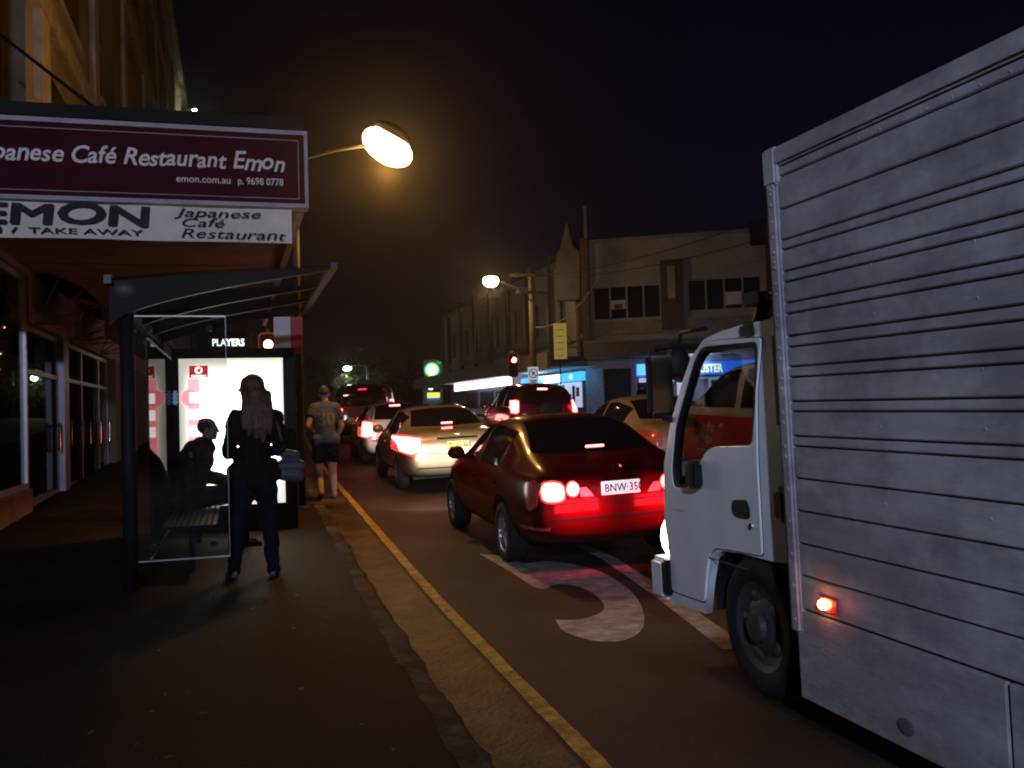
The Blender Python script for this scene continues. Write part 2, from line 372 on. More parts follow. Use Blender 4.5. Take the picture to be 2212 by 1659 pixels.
mb = MB(); mb.b2(XW-2.9, XW-2.8, 3, 64, .1, 4.2); mb.b2(XW-2.85, XW-.4, 3, 64, .1, .16); mb.b2(XW-2.85, XW-.3, 15.28, 15.36, .1, 4.2); mb.b2(XW-2.85, XW-.3, 3, 3.1, .1, 4.2)
mb.build('shop_interior', mat('dark shop interior', (.10, .075, .06), .8), bl, local=False)
# glazed doors further on
dy = [15.5, 18.2, 18.7, 20.9, 23.4, 25.0]
for a, b in zip(dy[:-1], dy[1:]):
    if b-a < .6:
        mb = MB(); mb.b2(XW-.3, XW-.02, a, b, .2, 3.1); mb.build('pilaster', 'grey_metal', bl, local=False); continue
    mb = MB(); x0, x1 = XW-.22, XW-.12
    mb.b2(x0, x1, a, a+.09, .3, 3.08); mb.b2(x0, x1, b-.09, b, .3, 3.08); mb.b2(x0, x1, a+.09, b-.09, 3.0, 3.08); mb.b2(x0, x1, a+.09, b-.09, .3, .46); mb.b2(x0, x1, a+.09, b-.09, 2.35, 2.42)
    d = mb.build('door', 'grey_metal', bl, local=False)
    mb = MB(); mb.b2(x0+.04, x0+.05, a+.05, b-.05, .4, 3.05); mb.build('pane', 'glass_shop', d, local=False)
    mb = MB(); mb.rod((x1+.05, b-.2, 1.1), (x1+.05, b-.2, 1.6), .016); mb.rod((x1+.05, b-.2, 1.15), (x1-.02, b-.2, 1.15), .01); mb.rod((x1+.05, b-.2, 1.55), (x1-.02, b-.2, 1.55), .01); mb.build('handle', 'chrome', d, local=False)
mb = MB(); mb.b2(XW-.3, XW+.06, 15.35, 25, .12, .3, bev=.01); mb.build('door_step', 'kerb', bl, local=False)
mb = MB(); mb.b2(XW-.3, XW+.05, 25.02, 26.0, .15, 3.1); mb.b2(XW-.3, XW+.05, 29.5, 30.4, .15, 3.1); mb.b2(XW-.25, XW-.1, 26, 29.5, .2, 3.09); mb.b2(XW-.25, XW-.1, 30.4, 64, .2, 3.09); mb.build('street_pilaster', 'stucco', bl, local=False)
# small lamp high on the wall and an assumed wall lamp added over the footpath behind the camera
def wall_lamp(name, x, y, z, label, m, power, col, r, aim=None):
    t = thing(name, label, 'lamp', (x, y, z))
    mb = MB(); mb.rod((0, 0, 0), (.5, 0, .12), .022); mb.lathe([(0, .02), (.16, .02), (.17, -.03), (.03, .12), (0, .13)], Matrix.Translation((.55, 0, .06)), 16); mb.box((-.01, 0, 0), (.03, .14, .2)); mb.build('bracket', 'dark_metal', t, True)
    mb = MB(); mb.sph((.55, 0, .03), (.13, .13, .07)); mb.build('bulb', m, t, True)
    ld = bpy.data.lights.new('light', 'POINT'); ld.energy = power; ld.color = col; ld.shadow_soft_size = r
    if aim:
        ld = bpy.data.lights.new('light', 'SPOT'); ld.spot_size = R(66); ld.spot_blend = .75
        ld.energy = power; ld.color = col; ld.shadow_soft_size = r
    lo = bpy.data.objects.new('light', ld); COL.objects.link(lo); lo.parent = t; lo.location = (.55, 0, -.2)
    if aim: lo.rotation_euler = (Vector(aim)-Vector((x+.55, y, z-.2))).to_track_quat('-Z', 'Y').to_euler()
wall_lamp('wall_lamp', XW+.4, 57, 19.3, 'small bright lamp high on the edge of the cream building', 'lamp_white', 60, (.9, 1, .6), .1)
wall_lamp('wall_lamp', XW, -7.5, 5.2, 'assumed cool white wall lamp over the footpath behind the viewer, lighting truck and sign', 'lamp_white', 3100, (.64, .71, 1), .15)  # assumed lamp out of view, added to light the truck side, sign and banner
# fairy lights added behind the glass in place of their reflections
t = thing('string_lights', 'string of tiny amber fairy lights added inside the shop window for reflected dots', 'fairy lights', (XW-.6, 14.2, 3.6))
pts = [Vector((XW-.35+.06*math.sin(i*.9), 13.7+.046*i+.05*math.sin(i*2.2), 3.55-1.2*abs(math.sin(i*.45)))) for i in range(30)]
mb = MB(); mb.tube(pts, .004, 5); mb.build('cord', 'black', t, local=False)
mb0 = MB(); mb0.sph((0, 0, 0), .013, 8); me = mb0.mesh()
for p in pts:
    o = link('bulb', me, 'amber_on', t); o.location = p - Vector(t.location)
# folding canopies over the doors
for y0, y1, lab in ((15.6, 18.6, 'dark green folding canopy over the glazed door nearest the shop window'), (19.6, 22.6, 'dark green folding canopy over the farther doors')):
    t = thing('door_canopy', lab, 'canopy', (XW, (y0+y1)/2, 3.05), group='canopies over the shop doors')
    rows = [[(XW+.01+.95*math.sin(a), y, 3.12+.72*math.cos(a)) for a in [math.pi/2*i/8 for i in range(9)]] for y in (y0, (y0+y1)/2, y1)]
    mb = MB(); mb.grid(rows); mb.grid([[(p[0], p[1], p[2]) for p in r[-1:]]+[(r[-1][0], r[-1][1], 2.9)] for r in rows]); mb.build('cover', 'fabric_green', t, True, local=False)
    for y in (y0, y1):
        for a in (.35, .8, 1.2, 1.55):
            mb = MB(); mb.rod((XW+.02, y, 3.08), (XW+.93*math.sin(a), y, 3.1+.7*math.cos(a)), .012, n=6); mb.build('rib', 'grey_metal', t, local=False)

# ------------------------------------------------------------------ street awning with sign board and banner
aw = thing('street_awning', 'pale boarded street awning standing out from the cream building over the footpath', 'awning', (-1.1, 16, 4.2))
mb = MB(); mb.b2(XW, .72, 10.12, 23, 4.52, 4.62); mb.build('roof', 'dark_metal', aw, local=False)
mb = MB(); mb.b2(XW, .66, 10.14, 23, 3.86, 3.92)
for i in range(7): mb.b2(XW, .66, 10.6+2*i, 10.63+2*i, 3.845, 3.858)
mb.build('soffit', 'soffit', aw, local=False)
mb = MB(); mb.b2(.66, .74, 10.14, 23, 3.74, 4.52); mb.build('fascia', 'sign_frame', aw, local=False)
mb = MB(); mb.b2(-3.3, .74, 9.9, 10.06, 4.555, 4.68); mb.rod((-1.0, 10.6, 4.6), (XW, 12.2, 6.4), .02); mb.build('edge_beam', 'dark_metal', aw, local=False)
sg = thing('shop_sign', 'maroon sign board with white brush lettering on the end of the street awning', 'sign', (-1.2, 10.0, 3.8))
mb = MB(); mb.b2(-3.2, .735, 9.94, 10.1, 3.785, 4.50); mb.build('panel', 'maroon', sg, local=False)
mb = MB(); mb.b2(-3.2, .77, 9.91, 10.1, 4.5, 4.545); mb.b2(.735, .77, 9.91, 10.1, 3.79, 4.5); mb.b2(-3.2, .77, 9.90, 10.1, 3.745, 3.787); mb.build('frame', 'sign_frame', sg, local=False)
mb = MB(); mb.b2(-3.2, .68, 9.935, 9.94, 4.445, 4.452); mb.b2(-3.2, .68, 9.935, 9.94, 3.84, 3.846); mb.b2(.674, .68, 9.935, 9.94, 3.846, 4.445); mb.build('border_line', 'sign_frame', sg, local=False)
FS = frame((0, 9.936, 0), (1, 0, 0), (0, 0, 1))
def at(x, y): return Matrix.Translation((x, y, 0))
# each letter a little off the line, as brush writing
def brush(txt, x0, x1, y, size, m, parent, F=FS, jit=.012, shear=.22, bold=.004):
    c = bpy.data.curves.new('t', 'FONT'); c.body = txt; c.size = size; o = bpy.data.objects.new('t', c); COL.objects.link(o); me = evaluated(o); drop(o)
    wd = max(v.co.x for v in me.vertices); bpy.data.meshes.remove(me); sx = (x1-x0)/wd
    def width(tx):
        c = bpy.data.curves.new('t', 'FONT'); c.body = tx+'.'; c.size = size; o = bpy.data.objects.new('t', c); COL.objects.link(o); me = evaluated(o); drop(o)
        w = max(v.co.x for v in me.vertices); bpy.data.meshes.remove(me); return w
    out = MB(); dot = width(''); rnd = random.Random(len(txt))
    for k, ch in enumerate(txt):
        if ch == ' ': continue
        gx = width(txt[:k])-dot
        me = text_mesh(ch, size*rnd.uniform(1-jit*5, 1+jit*5), F @ at(x0+gx*sx, y+rnd.uniform(-jit, jit)*size*3) @ Matrix.Rotation(rnd.uniform(-jit, jit)*6, 4, 'Z'), .0015, shear=shear, bold=bold, sx=sx)
        out.add([v.co[:] for v in me.vertices], [tuple(p.vertices) for p in me.polygons]); bpy.data.meshes.remove(me)
    me = bpy.data.meshes.new('lettering'); me.from_pydata(out.v, [], out.f); me.update()
    return me
me = brush('Japanese Café Restaurant Emon', -2.32, .52, 4.13, .235, 'cream', sg); me.transform(rootm(sg).inverted()); link('lettering', me, 'cream', sg)
me = brush('emon.com.au', -.52, .0, 3.975, .1, 'cream', sg, jit=0, shear=0, bold=.001); me.transform(rootm(sg).inverted()); link('web_lettering', me, 'cream', sg)
me = brush('p. 9698 0778', .07, .52, 3.975, .1, 'cream', sg, jit=0, shear=0, bold=.001); me.transform(rootm(sg).inverted()); link('phone_lettering', me, 'cream', sg)
bn = thing('banner', 'white vinyl banner with dark lettering hanging below the maroon sign board', 'banner', (-1.2, 10, 3.74))
def bz(x, z): return 10.0+.012*math.sin(x*5+z*9)+.02*math.sin(x*1.7)*(3.74-z)
mb = MB(); rows = [[(x, bz(x, z), z+.008*math.sin(x*3)*(3.75-z)) for x in [-3.1+.1*i for i in range(38)]] for z in [3.742-.05*j for j in range(8)]]
mb.grid(rows); mb.grid([[(p[0], p[1]+.006, p[2]) for p in r] for r in rows]); mb.build('sheet', 'banner', bn, True, local=False)
FB = frame((0, 9.962, 0), (1, 0, 0), (0, 0, 1))
for nm, txt, x0, x1, y, sz, sh, bo in (('large_lettering', 'EMON', -2.32, -.80, 3.53, .28, .05, 0), ('small_lettering', 'DINE-IN /', -2.9, -1.96, 3.432, .08, 0, .001), ('small_lettering', 'TAKE AWAY', -1.87, -.84, 3.432, .08, 0, .001),
        ('script_lettering', 'Japanese', -.52, .28, 3.635, .125, .25, .0), ('script_lettering', 'Café', -.5, -.08, 3.535, .125, .25, .0), ('script_lettering', 'Restaurant', -.5, .52, 3.42, .135, .25, .0)):
    ob = MB()
    for k, (ox, oz) in enumerate(((0, 0), (-.017, 0), (.017, 0), (0, -.011), (-.012, -.008), (.012, -.008), (.012, .006), (-.012, .006)) if txt == 'EMON' else ((0, 0),)):   # strokes laid side by side for the fat lettering
        me = brush(txt, x0, x1, y, sz, 'ink', bn, FB, jit=.006 if sz > .1 else 0, shear=sh, bold=bo); ob.add([(v.co.x+ox, v.co.y-.0012*k, v.co.z+oz) for v in me.vertices], [tuple(p.vertices) for p in me.polygons]); bpy.data.meshes.remove(me)
    me = bpy.data.meshes.new('lettering'); me.from_pydata(ob.v, [], ob.f); me.update(); me.transform(rootm(bn).inverted()); link(nm, me, 'ink', bn)
pl = thing('hanging_sign', 'dark board with small glowing white PLAYERS lettering under the awning', 'sign', (0, 20.9, 3.4))
mb = MB(); mb.b2(-.75, .38, 20.92, 21.0, 2.98, 3.42, bev=.01); mb.rod((-.6, 20.96, 3.42), (-.6, 20.96, 3.87), .012); mb.rod((.25, 20.96, 3.42), (.25, 20.96, 3.87), .012); mb.build('board', 'dark_metal', pl, local=False)
text('lettering', 'PLAYERS', .21, frame((-.44, 20.915, 3.12), (1, 0, 0), (0, 0, 1)), emis('white lit lettering', (.85, .92, 1), 2.2), pl, bold=.004, sx=.82)

# ------------------------------------------------------------------ bus shelter
sh = thing('bus_shelter', 'glass and dark metal bus shelter with a winged roof and glowing poster box', 'bus shelter', (-.1, 10.4, .16))
def pole(name, x, y, z0, z1, r, parent, m='dark_metal'):
    mb = MB(); mb.rod((x, y, z0), (x, y, z1), r, n=16); mb.lathe([(0, 0), (r*2, 0), (r*2, .02), (r*1.1, .03), (0, .03)], Matrix.Translation((x, y, z0)), 16); return mb.build(name, m, parent, True, local=False)
pole('post', -.88, 8.72, .13, 2.62, .058, sh); pole('post', -.88, 12.2, .2, 2.62, .058, sh)
mb = MB(); mb.sph((-.88, 8.62, 2.72), (.11, .06, .09)); mb.build('post_cap', 'steelrim', sh, True, local=False)
for i, y in enumerate((8.62, 9.8, 10.98, 12.16)):
    n = 14; topl = []; botl = []
    for k in range(n+1):
        t = k/n; x = -1.0+1.86*t; topl.append((x, 2.80+.13*t+.02*math.sin(math.pi*t))); botl.append((x, 2.42+.49*t**.62+(.0 if t < 1 else .01)))
    poly = topl + botl[::-1]
    mb = MB(); mb.prism(poly, frame((0, y+.03, 0), (1, 0, 0), (0, 0, 1)), .06); mb.build('roof_rib', 'dark_metal', sh, local=False)
mb = MB(); mb.grid([[(-1.0+1.86*k/12, y, 2.805+.13*k/12+.02*math.sin(math.pi*k/12)+dz) for k in range(13)] for y in (8.5, 12.35) for dz in (0,)]); 
mb.build('roof_sheet', glass('smoked roof sheet', (.5, .45, .42), .1, .15, .3), sh, True, local=False)
mb = MB(); mb.b2(.84, .9, 8.5, 12.35, 2.91, 2.965); mb.b2(-1.03, -.97, 8.5, 12.35, 2.76, 2.83); mb.build('roof_edge', 'steelrim', sh, local=False)
mb = MB(); mb.b2(-.9, -.84, 8.75, 12.2, 2.5, 2.58); mb.build('head_rail', 'dark_metal', sh, local=False)
mb = MB(); mb.b2(-.81, -.07, 8.705, 8.717, .41, 2.5); pn = mb.build('end_pane', 'glass_shelter', sh, local=False)
mb = MB(); mb.b2(-.815, -.065, 8.70, 8.722, 2.501, 2.512); mb.b2(-.815, -.065, 8.70, 8.722, .398, .409); mb.b2(-.0695, -.0655, 8.70, 8.722, .41, 2.5); mb.build('pane_edge', 'grey_metal', pn, local=False)
for x, z in ((-.2, .52), (-.2, 2.4), (-.7, .52), (-.7, 2.4)):
    mb = MB(); mb.rod((x, 8.69, z), (x, 8.735, z), .028, n=14); mb.build('clamp_disc', 'dark_metal', pn, local=False)
mb = MB(); mb.b2(-.725, -.715, 8.8, 12.0, .42, 2.31); pn = mb.build('back_pane', 'glass_back', sh, local=False)
mb = MB(); mb.b2(-.73, -.71, 8.8, 12.0, .405, .42); mb.b2(-.73, -.71, 8.8, 12.0, 2.31, 2.325); mb.build('pane_edge', 'grey_metal', pn, local=False)
# poster box at the far end
BX0, BX1, BZ0, BZ1, BY = -.64, .575, .55, 2.33, 12.0
mb = MB(); mb.b2(-.72, BX0, BY-.02, BY+.2, .2, 2.45, bev=.01); mb.b2(BX1, .72, BY-.02, BY+.2, .2, 2.45, bev=.01); mb.b2(BX0, BX1, BY-.02, BY+.2, BZ1, 2.45); mb.b2(BX0, BX1, BY-.02, BY+.2, .2, BZ0); mb.b2(BX0, BX1, BY+.1, BY+.19, BZ0, BZ1)
box = mb.build('poster_box', 'dark_metal', sh, local=False)
m, n, l, b = nodes('backlit poster')
tc = n.new('ShaderNodeTexCoord'); sp = n.new('ShaderNodeSeparateXYZ'); l.new(tc.outputs['Generated'], sp.inputs[0])
def edge(sock, w):
    a = n.new('ShaderNodeMath'); a.operation = 'SUBTRACT'; a.inputs[1].default_value = .5; l.new(sock, a.inputs[0])
    c = n.new('ShaderNodeMath'); c.operation = 'ABSOLUTE'; l.new(a.outputs[0], c.inputs[0])
    d = n.new('ShaderNodeMapRange'); d.interpolation_type = 'SMOOTHSTEP'; d.inputs[1].default_value = .5; d.inputs[2].default_value = .5-w; d.inputs[3].default_value = .0; d.inputs[4].default_value = 1; l.new(c.outputs[0], d.inputs[0]); return d.outputs[0]
e1 = edge(sp.outputs['X'], .25); e2 = edge(sp.outputs['Z'], .22)
mm = n.new('ShaderNodeMath'); mm.operation = 'MULTIPLY'; l.new(e1, mm.inputs[0]); l.new(e2, mm.inputs[1])
m2 = n.new('ShaderNodeMath'); m2.operation = 'MULTIPLY_ADD'; m2.inputs[1].default_value = 4.6; m2.inputs[2].default_value = .9; l.new(mm.outputs[0], m2.inputs[0])
b.inputs['Base Color'].default_value = (.8, .8, .75, 1); b.inputs['Emission Color'].default_value = (1, .96, .84, 1); l.new(m2.outputs[0], b.inputs['Emission Strength'])
mb = MB(); mb.b2(BX0, BX1, BY+.02, BY+.03, BZ0, BZ1); po = mb.build('poster', m, box, local=False)
mb = MB(); mb.b2(BX0+.12, BX0+.335, BY+.012, BY+.017, 2.10, 2.245); mb.build('red_logo_panel', emis('backlit red', (1, .035, .06), .75), po, local=False)
mb = MB(); cxl = BX0+.228
mb.prism([(.046*math.cos(a*math.pi/12), .046*math.sin(a*math.pi/12)) for a in range(24)], frame((cxl, BY+.011, 2.19), (1, 0, 0), (0, 0, 1)), .002)
mb.b2(cxl-.085, cxl+.085, BY+.009, BY+.011, 2.112, 2.132); mb.build('logo_disc', emis('backlit white', (1, 1, .98), 2.2), po, local=False)
mb = MB(); mb.prism([(.02*math.cos(a*math.pi/8), .02*math.sin(a*math.pi/8)) for a in range(16)], frame((cxl+.004, BY+.007, 2.186), (1, 0, 0), (0, 0, 1)), .002); mb.prism([(0, .012), (.022, .012), (.024, .045), (.01, .03)], frame((cxl+.004, BY+.007, 2.186), (1, 0, 0), (0, 0, 1)), .002); mb.build('logo_mark', emis('backlit red mark', (1, .03, .05), .6), po, local=False)
mb = MB(); mb.b2(BX0+.10, BX0+.235, BY+.012, BY+.017, .72, 2.09); mb.build('red_band', emis('backlit red band', (1, .26, .28), 3.6), po, local=False)
mb = MB(); mb.prism([(.1*math.cos(a*math.pi/12), .1*math.sin(a*math.pi/12)) for a in range(24)], frame((BX0+.12, BY+.010, 1.86), (1, 0, 0), (0, 0, 1)), .002); mb.build('red_disc', emis('backlit red disc', (1, .2, .24), 3.2), po, local=False)
mb = MB()
for z in (1.86, 1.66, 1.46): mb.b2(BX0+.12, BX0+.22, BY+.004, BY+.006, z-.06, z+.06)
mb.build('picture_squares', emis('backlit pale squares', (1, .98, .95), 5), po, local=False)
mb = MB(); mb.b2(-.70, -.665, BY-.026, BY-.021, 1.78, 1.95); 
for z in (1.80, 1.845, 1.89): mb.b2(-.71, -.645, BY-.030, BY-.027, z, z+.028)
mb.build('timetable_sticker', emis('pale blue notice', (.35, .55, 1), .35), box, local=False)

# bench inside the shelter
be = thing('bench', 'dark perforated metal bench inside the bus shelter', 'bench', (-.42, 10.5, .18))
mb = MB()
for i in range(9): mb.b2(-.66+.055*i, -.625+.055*i, 9.3, 11.6, .60, .622)
for j in range(36): mb.b2(-.66, -.185, 9.3+.064*j, 9.318+.064*j, .598, .6215)
mb.build('seat', 'dark_metal', be, local=False)
for y in (9.6, 11.3):
    mb = MB(); mb.b2(-.62, -.22, y-.025, y+.025, .55, .598); mb.b2(-.45, -.39, y-.025, y+.025, .15, .55); mb.b2(-.6, -.24, y-.04, y+.04, .14, .165); mb.build('leg', 'dark_metal', be, local=False)

# ------------------------------------------------------------------ street lamps, signals, signs
def lamp_light(t, loc, power, col, r=.2, spot=None, target=None):
    ld = bpy.data.lights.new('light', 'SPOT' if spot else 'POINT'); ld.energy = power; ld.color = col; ld.shadow_soft_size = r
    if spot: ld.spot_size = R(spot); ld.spot_blend = .7
    lo = bpy.data.objects.new('light', ld); COL.objects.link(lo); lo.parent = t; lo.location = loc; return lo
LX, LY = .9, 13.95
sl = thing('street_lamp', 'dark street lamp with a glaring orange lamp on an arm beside the bus shelter', 'street lamp', (LX, LY, .26))
mb = MB(); mb.rod((0, 0, 0), (0, 0, 5.05), .05, .04, 14); mb.lathe([(0, 0), (.12, 0), (.12, .03), (.06, .06), (0, .06)], None, 14); mb.build('pole', 'dark_metal', sl, True)
mb = MB(); mb.tube([(0, 0, 4.9), (.15, 0, 5.08), (.6, 0, 5.22), (1.15, 0, 5.33)], [.03, .028, .026, .024], 8); mb.build('arm', 'dark_metal', sl, True)
LM = Matrix.Translation((1.36, 0, 5.36)) @ Euler((R(8), R(34), R(-14))).to_matrix().to_4x4()
mb = MB(); mb.sph((-.02, 0, .17), (.30, .19, .13), 16, LM); mb.build('lamp_head', 'dark_metal', sl, True)
mb = MB(); mb.sph((.02, 0, -.05), (.41, .26, .24), 16, LM); mb.build('lamp_lens', 'lamp_sodium', sl, True)  # lens swollen so its shape takes in the lamp's glare
lamp_light(sl, (1.36, 0, 5.0), 600, (1, .46, .075), .15)

bs = thing('bus_stop_sign', 'white and red bus stop sign with a small arrow plate on the lamp pole', 'sign', (LX-.1, LY-.08, 2.5))
mb = MB(); mb.b2(-.25, -.02, -.02, 0, 0, .52, bev=.004); mb.build('white_panel', 'white_vinyl', bs)
mb = MB(); mb.b2(-.018, .15, -.02, 0, 0, .52, bev=.004); mb.build('red_panel', 'red_panel', bs)
mb = MB(); mb.b2(-.17, .02, -.035, -.022, -.17, -.02, bev=.003); a = mb.build('arrow_plate', 'white_vinyl', bs)
mb = MB(); F0 = frame((-.075, -.037, -.095), (1, 0, 0), (0, 0, 1)); mb.prism([(-.07, 0), (-.03, .035), (-.03, .01), (.06, .01), (.06, -.01), (-.03, -.01), (-.03, -.035)], F0, .002); mb.build('arrow', 'ink', a)
mb = MB(); mb.b2(-.02, .1, 0, .03, .1, .14); mb.b2(-.02, .1, 0, .03, .4, .44); mb.build('clamp', 'grey_metal', bs)

def signal(x, y, z0, zl, label):
    t = thing('traffic_light', label, 'traffic light', (x, y, z0), group='red traffic lights'); h = zl-z0
    mb = MB(); mb.rod((0, .1, 0), (0, .1, h+.45), .055, .05, 12); mb.build('pole', 'timber' if False else 'signal_edge', t, True)
    bd = rounded([(-.26, -.82), (.26, -.82), (.26, .34), (-.26, .34)], .16)
    me = plate([bd], .02, frame((0, 0, h), (1, 0, 0), (0, 0, 1))); link('backing_board', me, 'signal_box', t)
    bi = [(p[0]*.87, -.24+(p[1]+.24)*.93) for p in bd]
    me = plate([bd, bi], .03, frame((0, -.012, h), (1, 0, 0), (0, 0, 1))); link('board_edge', me, 'signal_edge', t)
    mb = MB(); mb.b2(-.13, .13, -.16, .0, h-.65, h+.18, bev=.03); mb.build('housing', 'signal_box', t)
    for k, mm in enumerate(('red_lamp', 'black', 'black')):
        mb = MB(); mb.sph((0, -.165, h-.26*k), (.125 if k == 0 else .1, .04, .125 if k == 0 else .1), 16); mb.build('lens', mm, t, True)
        mb = MB(); mb.grid([[(.128*math.cos(a), yy, h-.26*k+.128*math.sin(a)) for a in [math.pi*(-.05+1.1*i/10) for i in range(11)]] for yy in (-.15, -.30)]); mb.build('visor', 'signal_box', t, True)
    lamp_light(t, (0, -.45, h), 3, (1, .08, .05), .1)
q = P(579, 745, 26); signal(q.x, q.y, rise(q.y)+.13, q.z, 'red traffic light on the left kerb above the poster box')
q = P(1108, 778, 45); signal(q.x, q.y, rise(q.y)+.1, q.z, 'red traffic light across the road in front of the shops')

wp = P(1147, 600, 48); g0 = rise(wp.y)+.1
t = thing('power_pole', 'weathered timber power pole with crossarms in front of the far shops', 'power pole', (wp.x, wp.y, g0))
mb = MB(); mb.rod((0, 0, 0), (0, 0, wp.z-g0+.5), .2, .13, 12); mb.build('shaft', 'timber', t, True)
for dz in (.1, -.75):
    mb = MB(); mb.box((0, -.16, wp.z-g0+dz), (2.3 if dz > 0 else 1.7, .1, .12)); ca = mb.build('crossarm', 'timber', t)
    mb = MB(); [mb.rod((x, -.16, wp.z-g0+dz+.06), (x, -.16, wp.z-g0+dz+.2), .03, n=8) for x in (-.75, -.3, .3, .75)]; mb.build('insulator', 'grey_metal', ca)
lp2 = P(1060, 607, 47)
t2 = thing('street_lamp', 'glowing warm street lamp on a long arm over the far road', 'street lamp', (wp.x-.05, wp.y-.05, g0))
d = lp2 - Vector(t2.location)
mb = MB(); mb.tube([(0, -.2, d.z-1.0), (d.x*.4, d.y*.4-.1, d.z-.3), (d.x*.8, d.y*.8, d.z+.02)], .035, 8); mb.build('arm', 'dark_metal', t2, True)
mb = MB(); mb.sph((d.x, d.y, d.z+.2), (.34, .25, .14), 14); mb.build('lamp_head', 'dark_metal', t2, True)
mb = MB(); mb.sph((d.x, d.y, d.z), (.40, .34, .30), 14); mb.build('lamp_lens', 'lamp_warm', t2, True)  # widened to the size of the glare around this lamp
lamp_light(t2, (d.x, d.y, d.z-.35), 380, (1, .66, .28), .25)
def far_lamp(px, py, dc, label, power, side=1.6):
    q = P(px, py, dc); g = rise(q.y)+.1
    t = thing('street_lamp', label, 'street lamp', (q.x+side, q.y, g)); h = q.z-g
    mb = MB(); mb.rod((0, 0, 0), (0, 0, h+.3), .09, .06, 10); mb.tube([(0, 0, h+.2), (-side*.6, 0, h+.3), (-side*.9, 0, h+.12)], .035, 8); mb.build('pole', 'grey_metal', t, True)
    mb = MB(); mb.sph((-side, 0, h), (.36, .25, .2), 12); mb.build('lamp_lens', 'lamp_white', t, True)
    lamp_light(t, (-side, 0, h-.4), power, (.85, 1, .7), .25)
far_lamp(750, 796, 85, 'distant greenish white street lamp above the far trees', 90, 1.75)

q = P(1152, 812, 44)
t = thing('road_sign', 'white no right turn sign on a post in front of the blue shop', 'sign', (q.x, q.y, rise(q.y)+.1)); h = q.z-t.location.z
mb = MB(); mb.rod((0, .05, 0), (0, .05, h+.5), .03, n=10); mb.build('post', 'grey_metal', t, True)
link('sign_plate', plate([rounded([(-.26, -.42), (.26, -.42), (.26, .42), (-.26, .42)], .06)], .012, frame((0, 0, h), (1, 0, 0), (0, 0, 1))), emis('glowing white sign', (.75, .85, 1), .45), t)  # plain road sign; its brightness is put into the emission
F0 = frame((0, -.012, h), (1, 0, 0), (0, 0, 1)); cc = lambda r: [(r*math.cos(a*math.pi/16), .12+r*math.sin(a*math.pi/16)) for a in range(32)]
link('prohibition_ring', plate([cc(.22), cc(.18)], .006, F0), mat('sign ring', (.25, .05, .08), .5), t)
mb = MB(); mb.prism([(-.14, .24), (-.11, .27), (.14, .0), (.11, -.03)], frame((0, -.018, h), (1, 0, 0), (0, 0, 1)), .003); mb.build('prohibition_bar', 'red_panel', t)
mb = MB(); mb.prism([(-.06, 0), (-.02, 0), (-.02, .14), (.03, .14), (.03, .1), (.1, .16), (.03, .22), (.03, .18), (-.06, .18)], frame((0, -.016, h), (1, 0, 0), (0, 0, 1)), .003); mb.build('turn_arrow', 'ink', t)
mb = MB(); mb.b2(-.17, .17, -.018, -.014, h-.24, h-.19); mb.b2(-.12, .12, -.018, -.014, h-.32, h-.27); mb.build('caption', 'ink', t)

# ------------------------------------------------------------------ cars
def paint(name, col, metal=.0, rough=.3):
    return mat(name, col, rough, metal=metal, var=.06, scale=1.5, coat=1.0, rvar=.04, spec=.18)
M['paint_red'] = mat('deep red paint', (.07, .001, .003), .32, var=.06, scale=1.5, coat=.2, rvar=.03, spec=.06)
M['paint_silver'] = paint('silver paint', (.47, .40, .27), .5, .35)
M['paint_white'] = paint('white paint', (.6, .58, .55))
M['paint_maroon'] = paint('dark maroon paint', (.06, .006, .012), .3)
M['paint_gold'] = paint('pale gold paint', (.45, .37, .25), .5, .35)
M['paint_dark'] = paint('dark paint', (.03, .02, .02))

SEDAN = [(-1, .80, .42, .74, .84, .60), (-.985, .86, .34, .84, .95, .64), (-.93, .93, .28, .90, 1.02, .67), (-.80, .97, .24, .93, 1.06, .66), (-.64, .985, .22, .93, 1.08, .64),
         (-.40, 1, .21, .93, 1.36, .59), (-.18, 1, .2, .92, 1.45, .60), (.10, 1, .2, .92, 1.44, .60), (.30, .995, .2, .91, 1.30, .61), (.52, .99, .2, .90, 1.0, .66),
         (.72, .97, .22, .84, .91, .66), (.88, .91, .25, .75, .81, .60), (.965, .80, .3, .62, .69, .55), (1, .68, .36, .55, .60, .48)]
HATCH = [(-1, .82, .40, .80, .98, .60), (-.985, .88, .32, .90, 1.08, .62), (-.93, .95, .26, .95, 1.20, .62), (-.80, .985, .24, .95, 1.38, .60), (-.62, .995, .22, .95, 1.45, .59),
         (-.40, 1, .21, .94, 1.48, .60), (-.15, 1, .2, .93, 1.48, .60), (.12, 1, .2, .92, 1.44, .60), (.30, .995, .2, .91, 1.30, .61), (.55, .99, .2, .90, 1.0, .66),
         (.74, .97, .22, .86, .92, .66), (.88, .91, .25, .76, .82, .60), (.965, .80, .3, .62, .69, .55), (1, .68, .36, .55, .60, .48)]
SUV = [(-1, .86, .44, .98, 1.15, .66), (-.985, .92, .38, 1.06, 1.30, .66), (-.95, .97, .32, 1.08, 1.52, .65), (-.86, .99, .3, 1.08, 1.66, .64), (-.62, 1, .28, 1.08, 1.71, .64),
       (-.35, 1, .27, 1.07, 1.73, .65), (-.05, 1, .27, 1.06, 1.71, .65), (.15, 1, .27, 1.05, 1.64, .64), (.32, .995, .27, 1.04, 1.42, .64), (.50, .99, .27, 1.02, 1.12, .68),
       (.74, .97, .28, .98, 1.05, .68), (.90, .92, .3, .88, .95, .62), (.97, .84, .34, .74, .8, .58), (1, .72, .4, .65, .7, .5)]
